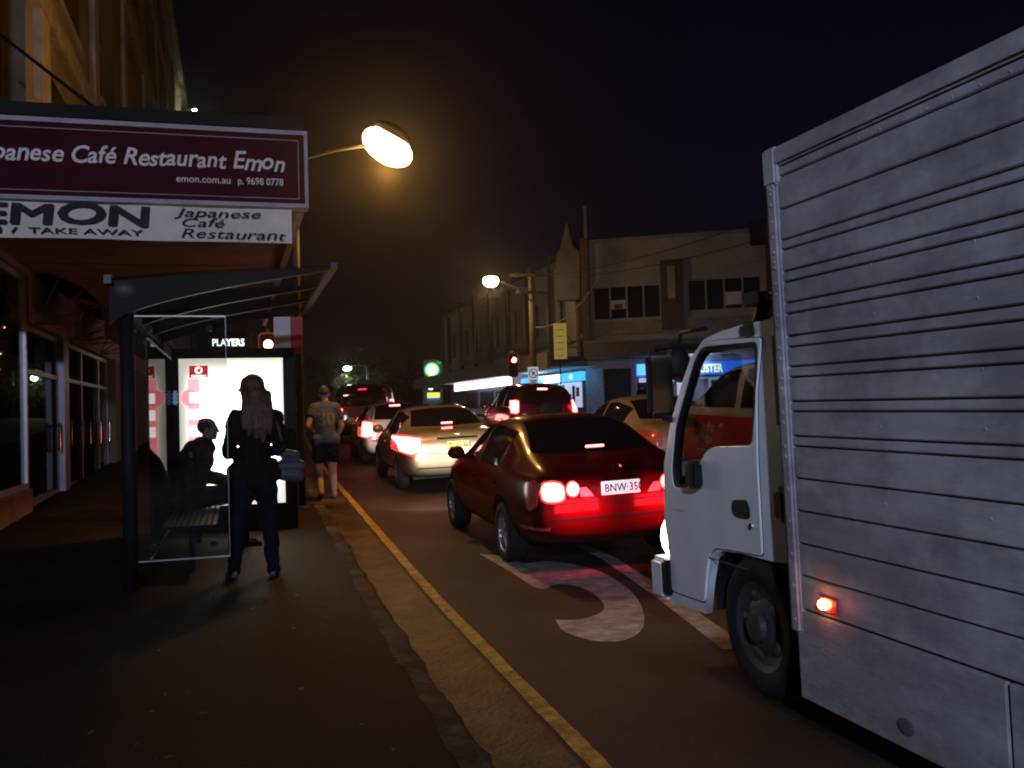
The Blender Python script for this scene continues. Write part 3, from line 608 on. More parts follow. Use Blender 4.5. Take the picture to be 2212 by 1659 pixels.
VAN = [(-1, .90, .40, 1.05, 1.5, .74), (-.99, .95, .33, 1.08, 1.75, .76), (-.95, .98, .3, 1.1, 1.88, .76), (-.8, 1, .28, 1.1, 1.93, .75), (-.5, 1, .27, 1.1, 1.95, .75),
       (-.2, 1, .27, 1.1, 1.94, .75), (.15, 1, .27, 1.1, 1.93, .75), (.34, 1, .27, 1.1, 1.88, .74), (.5, .995, .27, 1.12, 1.62, .74), (.68, .99, .27, 1.14, 1.3, .74),
       (.84, .97, .28, 1.02, 1.1, .7), (.93, .93, .3, .9, .97, .64), (.98, .86, .34, .76, .82, .58), (1, .76, .4, .65, .7, .5)]

def shell(L, Wd, st, hs=1.0):
    rings = []
    for (t, w, zb, zs, zt, wt) in st:
        y = t*L/2; w *= Wd/2; wt *= Wd/1.8; zt *= hs
        wt = min(wt, w*.92)
        half = [(0, zb), (.72*w, zb), (.94*w, zb+.07), (w, (zb+zs)/2-.02), (.99*w, zs-.09), (.95*w, zs), (.5*(.93*w+wt), (zs+zt)/2), (wt, zs+(zt-zs)*.9), (.62*wt, zt-.008), (0, zt)]
        rings.append([(x, y, z) for x, z in half] + [(-x, y, z) for x, z in half[-2:0:-1]])
    mb = MB(); mb.grid(rings, None, True); n = len(rings[0])
    k = len(mb.v)-n; mb.f.append(tuple(range(n))); mb.f.append(tuple(range(k, k+n))); mb.mi += [0, 0]
    me = mb.mesh(); o = bpy.data.objects.new('s', me); COL.objects.link(o)
    sd = o.modifiers.new('s', 'SUBSURF'); sd.levels = sd.render_levels = 3
    return o
def car_body(L, Wd, st, wb, rw, hs=1.0, wy=0.0):
    o = shell(L, Wd, st, hs); full = evaluated(o); bm = bmesh.new(); bm.from_mesh(full); bvh = BVHTree.FromBMesh(bm); bm.free(); bpy.data.meshes.remove(full)
    cb = MB()
    for s in (-1, 1):
        for yy in (-wb/2+wy, wb/2+wy): cb.rod((s*(Wd/2-.30), yy, rw), (s*(Wd/2+.3), yy, rw), rw+.065, n=32)
    co = cb.build('cut', 'black'); md = o.modifiers.new('b', 'BOOLEAN'); md.operation = 'DIFFERENCE'; md.object = co; md.solver = 'EXACT'
    me = evaluated(o); drop(o); drop(co); return me, bvh
def lerp_line(pts, n):
    d = [0]
    for a, b in zip(pts[:-1], pts[1:]): d.append(d[-1]+math.dist(a, b))
    out = []
    for i in range(n):
        s = d[-1]*i/(n-1); k = 0
        while k < len(d)-2 and d[k+1] < s: k += 1
        t = (s-d[k])/max(1e-9, d[k+1]-d[k]); out.append(tuple(pts[k][j]*(1-t)+pts[k+1][j]*t for j in range(2)))
    return out
def patch(bvh, view, top, bot, off=.006, nx=14, ny=8, L=10):
    """skin laid on the body: curves given in rear view (x, z) or side view (y, z)"""
    A = lerp_line(top, nx); B = lerp_line(bot, nx); rows = []
    for j in range(ny):
        row = []
        for a, b in zip(A, B):
            t = j/(ny-1); u = a[0]*(1-t)+b[0]*t; z = a[1]*(1-t)+b[1]*t
            if view == 'rear': o, d = Vector((u, -L, z)), Vector((0, 1, 0))
            elif view == 'front': o, d = Vector((u, L, z)), Vector((0, -1, 0))
            elif view == 'left': o, d = Vector((-L, u, z)), Vector((1, 0, 0))
            else: o, d = Vector((L, u, z)), Vector((-1, 0, 0))
            h = bvh.ray_cast(o, d)
            if h[0] is None: h = bvh.find_nearest(o + d*(L-.8))
            row.append(h[0] + h[1]*off*(1 if h[1].dot(d) < 0 else -1))
        rows.append(row)
    mb = MB(); mb.grid(rows)
    # turn the rim in under the body skin
    def rim(line, d): mb.grid([line, [p + d*.022 for p in line]])
    dd = {'rear': Vector((0, 1, 0)), 'front': Vector((0, -1, 0)), 'left': Vector((1, 0, 0)), 'right': Vector((-1, 0, 0))}[view]
    rim(rows[0], dd); rim(rows[-1], dd); rim([r[0] for r in rows], dd); rim([r[-1] for r in rows], dd)
    return mb
def mir(c): return [(-p[0], p[1]) for p in c]
def wheel(parent, x, y, r, w, alloy=True, side=-1):
    F = Matrix.Translation((x, y, r)) @ Euler((0, R(90)*side, 0)).to_matrix().to_4x4()
    mb = MB(); mb.lathe([(r*.62, -w/2), (r*.93, -w/2), (r*.985, -w/2+.02), (r, -w/4), (r, w/4), (r*.985, w/2-.02), (r*.93, w/2), (r*.66, w/2+.004), (r*.62, w/2-.03), (r*.62, -w/2)], F, 28)
    t = mb.build('wheel', 'tyre', parent, True)
    mb = MB(); mb.lathe([(r*.64, w/2-.005), (r*.6, w/2-.012), (r*.56, w/2-.06)], F, 28)
    ns = 7 if alloy else 0
    if not alloy:
        mb.lathe([(r*.6, w/2-.012), (r*.55, w/2-.02), (r*.42, w/2-.03), (r*.3, w/2-.005), (r*.22, w/2), (r*.2, w/2+.03), (0, w/2+.035)], F, 28); mb.cm = 1
        for k in range(5):
            a = 2*math.pi*k/5+.3; mb.sph((0, 0, 0), (r*.085, r*.12, .012), 12, F @ Matrix.Translation((math.cos(a)*r*.43, math.sin(a)*r*.43, w/2-.022)) @ Euler((0, 0, a)).to_matrix().to_4x4())
        mb.cm = 0
    for k in range(ns):
        a = 2*math.pi*k/ns; mb.rod(F @ Vector((math.cos(a)*r*.1, math.sin(a)*r*.1, w/2-.02)), F @ Vector((math.cos(a)*r*.6, math.sin(a)*r*.6, w/2-.03)), r*.075, r*.06, 6)
    mb.lathe([(r*.16, w/2-.06), (r*.16, w/2-.01), (r*.08, w/2), (0, w/2)], F, 14); mb.build('rim', ['rim' if alloy else 'steelrim', 'black'], t)
    mb = MB(); mb.lathe([(r*.6, w/2-.1), (0, w/2-.1)], F, 20); mb.build('brake_disc', 'steelrim', t)
def lean_rot(x, y, hd): return (math.atan(.025) if y > 9 else R(.4), -math.atan(.03) if x < 7 else math.atan(.01), -R(hd))

def car(name, label, cat, x, y, hd, L, Wd, st, pm, cfg, hs=1.0, group='cars queued in the traffic', wb=None, rw=.31, dz=0):
    t = thing(name, label, cat, (x, y, rz(x, y)+dz), lean_rot(x, y, hd), group)
    wb = wb or L*.6; wy = cfg.get('wy', 0.04*L)
    me, bvh = car_body(L, Wd, st, wb, rw, hs, wy)
    body = link('body', me, pm, t, True)
    mb = MB(); mb.b2(-Wd/2+.25, Wd/2-.25, -L/2+.75, L/2-.7, .19, .42); mb.build('underbody', 'black', t)
    for yy in (-wb/2+wy, wb/2+wy):
        for s in (-1, 1): wheel(t, s*(Wd/2-.115), yy, rw, .2, True, s)
    for key, (view, top, bot, m, sym, off) in cfg['skins'].items():
        if m == 'tail_on':
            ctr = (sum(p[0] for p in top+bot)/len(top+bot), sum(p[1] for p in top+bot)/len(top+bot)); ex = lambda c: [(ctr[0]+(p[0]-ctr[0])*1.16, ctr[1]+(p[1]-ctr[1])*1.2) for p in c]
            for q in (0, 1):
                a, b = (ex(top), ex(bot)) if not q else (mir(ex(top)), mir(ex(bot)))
                patch(bvh, view, a, b, off*.5).build('tail_light_fringe', 'tail_soft', t, True)  # red glow fringe around a lit lens, put in as a larger skin
        for q in ((0, 1) if sym else (0,)):
            v = view; a, b = top, bot
            if q:
                if view in ('left',): v = 'right'
                else: a, b = mir(top), mir(bot)
            patch(bvh, v, a, b, off).build(key.split('.')[0], m, t, True)
    hl = cfg.get('head', (.62, .72))
    for s in (-1, 1): patch(bvh, 'front', [(s*Wd*.27, hl[1]), (s*Wd*.36, hl[1]+.01), (s*Wd*.42, hl[1])], [(s*Wd*.27, hl[0]), (s*Wd*.36, hl[0]-.01), (s*Wd*.41, hl[0])], .012).build('headlight', 'headlight' if cfg.get('lit', True) else 'reverse_lens', t, True)
    if cfg.get('lit', True):
        for s in (-1, 1):
            lo = lamp_light(t, (s*Wd*.35, L/2+.06, .62), cfg.get('beam', 10), (1, .93, .85), .06, 75); lo.rotation_euler = (R(86), 0, 0)
    for s in (-1, 1):   # mirrors and handles
        mz = cfg.get('mirror', (.42*L/2, 1.0)); h = bvh.ray_cast(Vector((s*3, mz[0], mz[1]-.06)), Vector((-s, 0, 0))); xx = abs(h[0].x) if h[0] else Wd/2-.1
        mb = MB(); mb.sph((s*(xx+.10), mz[0], mz[1]), (.11, .07, .08), 12); mb.rod((s*(xx-.02), mz[0]+.02, mz[1]-.05), (s*(xx+.08), mz[0], mz[1]-.04), .025); mb.build('mirror', pm if cfg.get('mp', 1) else 'black', t, True)
        for hy in cfg.get('handles', (.02*L, -.2*L)):
            h = bvh.ray_cast(Vector((s*3, hy, .80)), Vector((-s, 0, 0)))
            if h[0]: 
                mb = MB(); mb.box((h[0].x+s*.012, hy, .80), (.03, .18, .03), None, .008); mb.build('handle', pm, t)
    # plate
    pz, ptxt, pmat = cfg['plate']
    if ptxt:
        h = bvh.ray_cast(Vector((0, -9, pz)), Vector((0, 1, 0))); py = h[0].y-.012 if h[0] else -L/2
        mb = MB(); mb.box((cfg.get('px', 0), py, pz), (.385, .012, .125), None, .003); pp = mb.build('number_plate', pmat, t)
        me = text_mesh(ptxt, .108, frame((cfg.get('px', 0)-.165, py-.008, pz-.038), (1, 0, 0), (0, 0, 1)), .001, bold=.0015, sx=.86); link('characters', me, 'plate_ink', pp)
    return t, bvh

def side_skins(L, z0, hs, st, belt=.95):
    """side glass as two panes with a pillar, following the roof line"""
    def roof(y):
        ks = [(s[0]*L/2, s[3], s[4]*hs) for s in st]
        for a, b in zip(ks[:-1], ks[1:]):
            if a[0] <= y <= b[0]:
                t = (y-a[0])/(b[0]-a[0]); return a[1]*(1-t)+b[1]*t, a[2]*(1-t)+b[2]*t
        return .9, 1
    def line(y0, y1, n=9):
        T = []; B = []
        for i in range(n):
            y = y0+(y1-y0)*i/(n-1); s, r = roof(y); B.append((y, s+.035)); T.append((y, max(s+.06, s+(r-s)*.80)))
        return T, B
    return line
def std_cfg(L, Wd, st, hs, tl, rw_, plate_, extra=None, sides=((.47, .02), (-.02, -.44)), mirror=(.40, 1.0)):
    ln = side_skins(L, 0, hs, st); sk = {}
    for i, (a, b) in enumerate(sides):
        T, B = ln(b*L/2, a*L/2); sk['side_window.%d' % i] = ('left', T, B, 'dark_glass', True, .006)
    sk['rear_window'] = ('rear', rw_[0], rw_[1], 'dark_glass', False, .006)
    sk['windscreen'] = ('front', [(-.52, st[8][4]*hs-.02), (0, st[8][4]*hs), (.52, st[8][4]*hs-.02)], [(-.66, st[9][4]+.06), (0, st[9][4]+.08), (.66, st[9][4]+.06)], 'dark_glass', False, .006)
    sk.update(tl)
    sk['door_seam.0'] = ('left', [(0*L, .95), (.004*L, .95)], [(0*L, .3), (.004*L, .3)], 'black', True, .002)
    sk['door_seam.1'] = ('left', [(.235*L, .9), (.239*L, .9)], [(.225*L, .3), (.229*L, .3)], 'black', True, .002)
    if extra: sk.update(extra)
    return {'skins': sk, 'plate': plate_, 'mirror': (mirror[0]*L/2, mirror[1])}

# --- dark red sedan straight ahead of the truck
L, Wd = 4.3, 1.84
tl = {
 'tail_light.0': ('left', [(-2.09, .86), (-1.98, .90), (-1.88, .87)], [(-2.08, .68), (-1.99, .62), (-1.92, .66)], 'tail_off', True, .010),
 'tail_light.1': ('rear', [(-.758, .80), (-.745, .855), (-.71, .878), (-.65, .885), (-.585, .87), (-.56, .84), (-.553, .79)], [(-.758, .785), (-.75, .735), (-.715, .715), (-.65, .708), (-.59, .715), (-.56, .735), (-.553, .78)], 'tail_on', True, .014),
 'tail_light.2': ('rear', [(-.53, .815), (-.52, .85), (-.495, .872), (-.47, .878), (-.445, .872), (-.42, .85), (-.41, .815)], [(-.53, .81), (-.52, .775), (-.495, .753), (-.47, .747), (-.445, .753), (-.42, .775), (-.41, .81)], 'tail_on', True, .014),
 'reverse_lens': ('rear', [(-.40, .82), (-.34, .825), (-.30, .78)], [(-.40, .74), (-.34, .735), (-.27, .735)], 'reverse_lens', True, .010),
 'bumper_reflector': ('rear', [(-.86, .47), (-.70, .475)], [(-.86, .44), (-.70, .445)], 'tail_off', True, .008),
 'boot_seam': ('rear', [(-.78, .69), (0, .68), (.78, .69)], [(-.78, .68), (0, .67), (.78, .68)], 'black', False, .004),
 'bumper_groove': ('rear', [(-.84, .545), (0, .545), (.84, .545)], [(-.83, .525), (0, .52), (.83, .525)], 'black', False, .005),
 'bumper_lip': ('rear', [(-.80, .37), (0, .355), (.80, .37)], [(-.78, .35), (0, .335), (.78, .35)], 'black', False, .006),
}
st = [list(s) for s in SEDAN]
st[3][4] = 1.09; st[4][4] = 1.16; st[5][4] = 1.40; st[5][5] = .62
rwin = ([(-.50, 1.385), (-.25, 1.405), (0, 1.41), (.25, 1.405), (.50, 1.385)], [(-.64, 1.115), (0, 1.10), (.64, 1.115)])
cfg = std_cfg(L, Wd, st, 1.0, tl, rwin, (.80, 'BNW·350', 'white_plate'), sides=((.42, .02), (-.03, -.42)))
cfg['beam'] = 190
red, rb = car('red_sedan', 'shiny dark red sedan with lit brake lights right in front of the white truck', 'car', 3.52, 10.45, 1.2, L, Wd, st, 'paint_red', cfg)
mb = MB(); mb.box((0, -1.18, 1.13), (.22, .05, .035), None, .01); 
h = rb.ray_cast(Vector((0, -9, 1.14)), Vector((0, 1, 0))); yb = h[0].y
mb = MB(); mb.box((0, yb-.008, 1.145), (.20, .02, .03), None, .008); mb.build('high_brake_light', 'tail_on', red)
mb = MB(); mb.lathe([(.035, 0), (.045, .008), (.05, 0)], frame((0, rb.ray_cast(Vector((0, -9, .97)), Vector((0, 1, 0)))[0].y-.006, .97), (1, 0, 0), (0, 0, 1)), 20); mb.rod((-.02, -L/2+.0, .97), (.02, -L/2, .98), .005); mb.build('boot_badge', 'chrome', red)
h = rb.ray_cast(Vector((-5, -.62, 1.2)), Vector((1, 0, 0)))
for xx in (-.40, .42):
    lo = lamp_light(red, (xx, -L/2-.15, .64), 7, (1, .03, .06), .1); lo.data.type = 'AREA'; lo.data.shape = 'RECTANGLE'; lo.data.size = .45; lo.data.size_y = .12; lo.rotation_euler = (R(90), 0, 0)  # unseen area lights added to redden and streak the bumper below the brake lights

# --- silver taxi ahead of it
L, Wd = 4.85, 1.86
def sedan_tail(on='tail_on'):
    return {
     'tail_light.0': ('rear', [(-.90, .93), (-.78, .96), (-.62, .93)], [(-.90, .72), (-.78, .68), (-.64, .74)], on, True, .012),
     'boot_seam': ('rear', [(-.80, .70), (0, .66), (.80, .70)], [(-.80, .69), (0, .65), (.80, .69)], 'black', False, .003),
     'boot_garnish': ('rear', [(-.35, .93), (0, .935), (.35, .93)], [(-.35, .90), (0, .905), (.35, .90)], 'paint_dark', False, .008),
     'bumper_groove': ('rear', [(-.84, .45), (0, .44), (.84, .45)], [(-.83, .43), (0, .42), (.83, .43)], 'black', False, .005)}
rwin = ([(-.52, 1.36), (-.25, 1.385), (0, 1.39), (.25, 1.385), (.52, 1.36)], [(-.64, 1.10), (0, 1.09), (.64, 1.10)])
cfg = std_cfg(L, Wd, SEDAN, 1.0, sedan_tail(), rwin, (.80, 'ZCW·363', 'yellow_plate'))
x, y = 3.68, 18.05
cfg['beam'] = 35
taxi, tb = car('silver_sedan', 'silver sedan with a yellow number plate and lit brake lights', 'car', x, y, 1.6, L, Wd, SEDAN, 'paint_silver', cfg, rw=.32)
mb = MB(); mb.box((0, tb.ray_cast(Vector((0, -9, 1.13)), Vector((0, 1, 0)))[0].y-.005, 1.13), (.20, .02, .045), None, .01); mb.build('high_brake_light', 'tail_on', taxi)
mb = MB(); mb.lathe([(.06, 0), (.05, .008), (0, .01)], frame((0, tb.ray_cast(Vector((0, -9, .98)), Vector((0, 1, 0)))[0].y-.004, .98), (1, 0, 0), (0, 0, 1)) @ Matrix.Diagonal((1, .5, 1, 1)), 20); mb.build('boot_badge', 'chrome', taxi)
for s in (-1, 1): lamp_light(taxi, (s*.75, -L/2-.2, .8), 6, (1, .12, .06), .1)

# --- white hatchback
L, Wd = 3.9, 1.68
def hatch_tail(hs=1.0):
    return {'tail_light.0': ('rear', [(-.80, 1.0), (-.72, 1.02), (-.60, 1.0)], [(-.82, .70), (-.72, .68), (-.62, .72)], 'tail_on', True, .012),
            'bumper_groove': ('rear', [(-.74, .60), (0, .59), (.74, .60)], [(-.74, .58), (0, .57), (.74, .58)], 'black', False, .004)}
rwin = ([(-.52, 1.37), (0, 1.40), (.52, 1.37)], [(-.62, 1.07), (0, 1.05), (.62, 1.07)])
cfg = std_cfg(L, Wd, HATCH, .97, hatch_tail(), rwin, (.82, 'AUB·62K' if False else '', 'white_plate'), sides=((.46, .02), (-.02, -.62)))
x, y = 3.72, 23.9
hat, hb = car('white_hatchback', 'white hatchback with lit brake lights partly hidden behind the silver sedan', 'car', x, y, 1.5, L, Wd, HATCH, 'paint_white', cfg, hs=.97, rw=.29)
mb = MB(); mb.box((0, hb.ray_cast(Vector((0, -9, 1.36)), Vector((0, 1, 0)))[0].y-.01, 1.36), (.26, .03, .05), None, .01); mb.build('high_brake_light', 'tail_on', hat)
for s in (-1, 1): lamp_light(hat, (s*.72, -L/2-.2, .85), 4, (1, .08, .06), .1)

# --- dark maroon four wheel drive
L, Wd = 4.5, 1.80
tl = {'tail_light.0': ('rear', [(-.82, 1.26), (-.75, 1.28), (-.68, 1.26)], [(-.85, .98), (-.76, .97), (-.70, .99)], 'tail_on', True, .012),
      'bumper': ('rear', [(-.84, .60), (0, .61), (.84, .60)], [(-.82, .45), (0, .44), (.82, .45)], 'black', False, .03)}
rwin = ([(-.52, 1.52), (0, 1.55), (.52, 1.52)], [(-.66, 1.20), (0, 1.18), (.66, 1.20)])
cfg = std_cfg(L, Wd, SUV, 1.0, tl, rwin, (.78, '', 'white_plate'), sides=((.44, .03), (-.02, -.42)), mirror=(.36, 1.12))
cfg['skins']['side_window.2'] = ('left', side_skins(L, 0, 1, SUV)(-.88*L/2, -.46*L/2)[0], side_skins(L, 0, 1, SUV)(-.88*L/2, -.46*L/2)[1], 'dark_glass', True, .006)
x, y = 7.65, 24.9
suv, sb = car('maroon_four_wheel_drive', 'tall dark maroon four wheel drive with spare wheel and lit brake lights', 'car', x, y, 4.5, L, Wd, SUV, 'paint_maroon', cfg, rw=.36, dz=.0)
mb = MB(); mb.box((-.04, sb.ray_cast(Vector((0, -9, 1.56)), Vector((0, 1, 0)))[0].y-.02, 1.56), (.26, .03, .05), None, .01); mb.build('high_brake_light', 'tail_on', suv)
F0 = frame((.1, -L/2-.13, .98), (1, 0, 0), (0, 0, 1)); mb = MB(); mb.lathe([(.0, .1), (.2, .1), (.3, .09), (.34, .05), (.34, -.06), (.3, -.12)], F0, 28); mb.build('spare_wheel', 'black', suv, True)
for s in (-1, 1): lamp_light(suv, (s*.77, -L/2-.25, 1.12), 5, (1, .04, .05), .1)

# --- pale gold sedan in the right lane and copies farther on
L, Wd = 4.6, 1.78
rwin = ([(-.50, 1.36), (-.25, 1.385), (0, 1.39), (.25, 1.385), (.50, 1.36)], [(-.62, 1.10), (0, 1.09), (.62, 1.10)])
cfg = std_cfg(L, Wd, SEDAN, 1.0, sedan_tail('tail_off'), rwin, (.80, '', 'white_plate'))
x, y = 6.72, 14.9
gold, gb = car('gold_sedan', 'pale gold sedan beyond the red sedan, half hidden by the truck mirror', 'car', x, y, 3, L, Wd, SEDAN, 'paint_gold', cfg, dz=.04)
def put(src, x, y, hd, label, dz=0): return tree_copy(src, (x, y, rz(x, y)+dz), lean_rot(x, y, hd), label)
def repaint(root, m):
    for ch in root.children:
        if ch.name.split('.')[0] in ('body', 'mirror', 'handle'):
            ch.data = ch.data.copy(); ch.data.materials.clear(); ch.data.materials.append(M[m])
cfg2 = std_cfg(L, Wd, SEDAN, .88, sedan_tail(), ([(-.50, 1.17), (0, 1.21), (.50, 1.17)], [(-.62, 1.05), (0, 1.04), (.62, 1.05)]), (.80, '', 'white_plate')); cfg2['lit'] = False
car('dark_coupe', 'dark low car between the silver sedan and the maroon four wheel drive', 'car', 5.75, 27.6, 5, L, Wd, SEDAN, 'paint_dark', cfg2, hs=.88)
c = put(hat, 6.5, 46, 8, 'far hatchback beyond the dark low car and the dark van'); repaint(c, 'paint_dark')
# --- dark red van far ahead and white van beside the truck
VAN2 = [(a, b, c, min(1.36, d+.27) if d > .9 else d, max(e, 1.42) if d > 1.05 else e, f) for a, b, c, d, e, f in VAN]
def van(name, label, x, y, hd, pm, tail, L=4.6, Wd=1.85, dz=0, cat='van', st=VAN):
    tl = {'tail_light.0': ('rear', [(-.88, 1.15), (-.80, 1.16), (-.70, 1.14)], [(-.90, .98), (-.80, .97), (-.70, .98)], tail, True, .012),
          'bumper': ('rear', [(-.88, .56), (0, .57), (.88, .56)], [(-.88, .42), (0, .41), (.88, .42)], 'black', False, .03)}
    rwin = ([(-.60, 1.70), (0, 1.72), (.60, 1.70)], [(-.72, 1.22), (0, 1.2), (.72, 1.22)])
    cfg = std_cfg(L, Wd, st, 1.0, tl, rwin, (.78, '', 'white_plate'), sides=((.62, .12), (.06, -.42)), mirror=(.52, 1.22)); cfg['wy'] = .2
    return car(name, label, cat, x, y, hd, L, Wd, st, pm, cfg, rw=.33, dz=dz)
dv, db = van('dark_van', 'dark red van with one bright tail light ahead of the white hatchback', 4.35, 34.5, 4, 'paint_maroon', 'tail_on')
mb = MB(); mb.box((0, db.ray_cast(Vector((0, -9, 1.76)), Vector((0, 1, 0)))[0].y-.02, 1.76), (.3, .03, .04), None, .01); mb.build('high_brake_light', 'tail_soft', dv)
for s in (-1, 1): lamp_light(dv, (s*.8, -2.5, 1.05), 5, (1, .03, .04), .1)
wv, wb_ = van('white_van', 'white van with red side panel lettering seen through the truck cab windows', 6.25, 9.2, 1, 'paint_white', 'tail_off', dz=.02, st=VAN2)
patch(wb_, 'left', [(-.9, 1.30), (1.55, 1.30)], [(-.9, .72), (1.55, .72)], .008, 16, 6).build('livery_panel', 'red_panel', wv, True)
for i, s in enumerate(('Join the', 'infinite', 'conversation')):
    me = text_mesh(s, .15, Matrix(), .001, bold=.004, shear=.2)
    for v in me.vertices:
        u = 1.15-v.co.x; z = 1.12-.145*i+v.co.y
        h = wb_.ray_cast(Vector((-5, u, z)), Vector((1, 0, 0))); v.co = Vector((h[0].x-.016, u, z)) if h[0] else Vector((-.93, u, z))
    link('lettering', me, 'white_vinyl', wv)
# --- pickup far ahead
c = tree_copy(dv, (7.4, 52, rz(7.4, 52)), lean_rot(7.4, 52, 7), 'far dark van beside the petrol station sign')

# ------------------------------------------------------------------ the box truck
M['box_alu'] = mat('weathered aluminium boards', (.40, .40, .41), .6, metal=.1, var=.3, scale=2.2, stretch=(1, .5, 2.2), bump=.12, bscale=30)
M['box_dark'] = mat('shaded groove', (.10, .098, .105), .8)  # groove shade put into the colour; rivets and latch share it
patchy(M['box_alu'], (.72, .72, .74), (1.12, 1.12, 1.12), 1.4)
TR = (2.6, 3.9, .045); TROT = (R(.3), -math.atan(.03), 0)
tk = thing('box_truck', 'white cab box truck with a ribbed aluminium body filling the right side', 'truck', TR, TROT)
TM = ROOTM[tk.name]; TI = TM.inverted()
def T(x, y, xs=.05):
    o = TI @ CAM; d = TI.to_3x3() @ ray(x, y); t = (xs-o.x)/d.x; p = o+d*t; return (p.y, p.z)
def Q4(cx, cy, xs=.05): return T((1600+cx*.4219)*.8534, (700+cy*.4219)*.8534, xs)
CW = 1.80
XA = .05
outline = [T(1449, 1300), T(1446, 1191), T(1436, 1130), T(1434, 1004), T(1448, 914), T(1473, 828), T(1491, 775), T(1520, 733), T(1556, 716), T(1600, 702), T(1655, 692), T(1692, 688),
           T(1697, 800), T(1698, 1000), T(1702, 1218), T(1665, 1212), T(1600, 1195), T(1562, 1190), T(1541, 1204), T(1533, 1250), T(1525, 1326)]
hole = rounded([Q4(*p) for p in ((757, 405), (752, 600), (724, 1012), (500, 1018), (455, 1045), (415, 1120), (350, 1262), (262, 1255), (250, 1150), (272, 900), (335, 670), (385, 500), (430, 435))], .05)
SIDE = lambda x: frame((x, 0, 0), (0, 1, 0), (0, 0, 1))
for xs, nm in ((XA+.02, 'cab_side'), (XA+CW-.02, 'cab_side')):
    link(nm, plate([outline, hole], .04, SIDE(xs)), 'white_truck', tk)
    me = plate([hole], .006, SIDE(xs)); w_ = link('side_window', me, 'glass_cab', tk)
    cn = Vector((sum(p[0] for p in hole)/len(hole), sum(p[1] for p in hole)/len(hole)))
    sc = [(cn.x+(p[0]-cn.x)*1.03, cn.y+(p[1]-cn.y)*1.03) for p in hole]; si = [(cn.x+(p[0]-cn.x)*.965, cn.y+(p[1]-cn.y)*.965) for p in hole]
    link('window_seal', plate([sc, si], .052, SIDE(xs)), 'black', w_)
# door skin standing a little proud, leaving the seams
door = [T(1648, 730), T(1637, 849), T(1639, 994), T(1650, 1200), T(1590, 1188), T(1548, 1183), T(1535, 1196), T(1529, 1240), T(1525, 1300), T(1456, 1275), T(1452, 1190), T(1443, 1125), T(1441, 1004), T(1455, 916), T(1480, 832), T(1500, 775), T(1522, 742), T(1560, 735)]
dh = [(cn.x+(p[0]-cn.x)*1.035, cn.y+(p[1]-cn.y)*1.035) for p in hole]
dr = link('door', plate([rounded(door, .03), dh], .014, SIDE(XA-.004), .003), 'white_truck', tk)
gr = lambda lp, k: [(cn.x+(p[0]-cn.x)*k, cn.y-.12+(p[1]-cn.y+.12)*k) for p in lp]
link('door_seam', plate([rounded(gr(door, 1.012), .03), dh], .003, SIDE(XA-.0015)), 'black', dr)
hb_ = rounded([Q4(*p) for p in ((622, 1342), (700, 1342), (722, 1400), (718, 1452), (640, 1438), (618, 1400))], .02)
link('handle', plate([hb_], .022, SIDE(XA-.008), .004), 'black', dr)
mb = MB(); q = Q4(738, 1495); mb.rod((XA-.03, q[0], q[1]), (XA+.01, q[0], q[1]), .016); mb.build('lock', 'chrome', dr)
q = Q4(255, 1372); me = text_mesh('300', .085, frame((XA-.0125, q[0], q[1]), (0, -1, 0), (0, 0, 1)), .001, bold=.003, sx=.9); link('badge_lettering', me, 'grey_metal', dr)
mb = MB(); a = Q4(258, 1388); b = Q4(322, 1378); mb.b2(XA-.014, XA-.011, min(a[0], b[0]), max(a[0], b[0]), a[1]-.012, a[1]-.002); mb.build('badge_bar', 'grey_metal', dr)
mb = MB(); a = T(1450, 1178); b = T(1640, 1196); mb.b2(XA-.013, XA-.0115, b[0]+.1, a[0]-.02, a[1]-.002, a[1]+.004); mb.build('door_crease', 'box_dark', dr)
q = Q4(420, 1185); mb = MB(); mb.box((XA-.05, q[0], q[1]), (.09, .1, .16), None, .02); mb.build('side_indicator', 'black', dr)
# roof, front, windscreen, back, floor
def across(prof, bow=.05, n=11, inset=.0):
    return [[(XA+inset+(CW-2*inset)*i/(n-1), y+bow*(1-(2*i/(n-1)-1)**4)-.05*max(0, abs(2*i/(n-1)-1)-.8)/.2, z) for i in range(n)] for y, z in prof]
mb = MB(); mb.grid(across([T(1449, 1302), T(1446, 1191), T(1436, 1130), T(1434, 1040), T(1435, 1000)], .07)); mb.build('cab_front', 'white_truck', tk, True)
mb = MB(); mb.grid(across([T(1435, 1000), T(1448, 914), T(1473, 828), T(1491, 775), T(1512, 742)], .07, inset=.06)); mb.build('windscreen', 'glass_cab', tk, True)
rp = [T(1512, 742), T(1520, 733), T(1556, 716), T(1600, 702), T(1655, 692), T(1692, 688)]
mb = MB(); mb.grid([[(XA+CW*i/12, y, z+.06*(1-(2*i/12-1)**4)) for i in range(13)] for y, z in rp]); mb.build('roof', 'white_truck', tk, True)
yb = T(1697, 900)[0]; z0, z1 = T(1697, 1218)[1], T(1692, 690)[1]
link('cab_back', plate([rect(XA, XA+CW, z0-.1, z1), rect(XA+.35, XA+CW-.35, 1.45, 1.85)], .03, frame((0, yb, 0), (1, 0, 0), (0, 0, 1))), 'white_truck', tk)
mb = MB(); mb.rod((XA+.06, yb+.03, .7), (XA+.06, yb+.03, z1-.04), .05, n=12); mb.build('corner_pillar', 'white_truck', tk, True)
yf = T(1440, 1000)[0]
mb = MB(); mb.b2(XA+.05, XA+CW-.05, yb+.02, yf-.1, .70, .78); mb.b2(XA+.05, XA+CW-.05, yf-.42, yf-.12, .78, 1.12); mb.build('dashboard', 'dark_metal', tk)
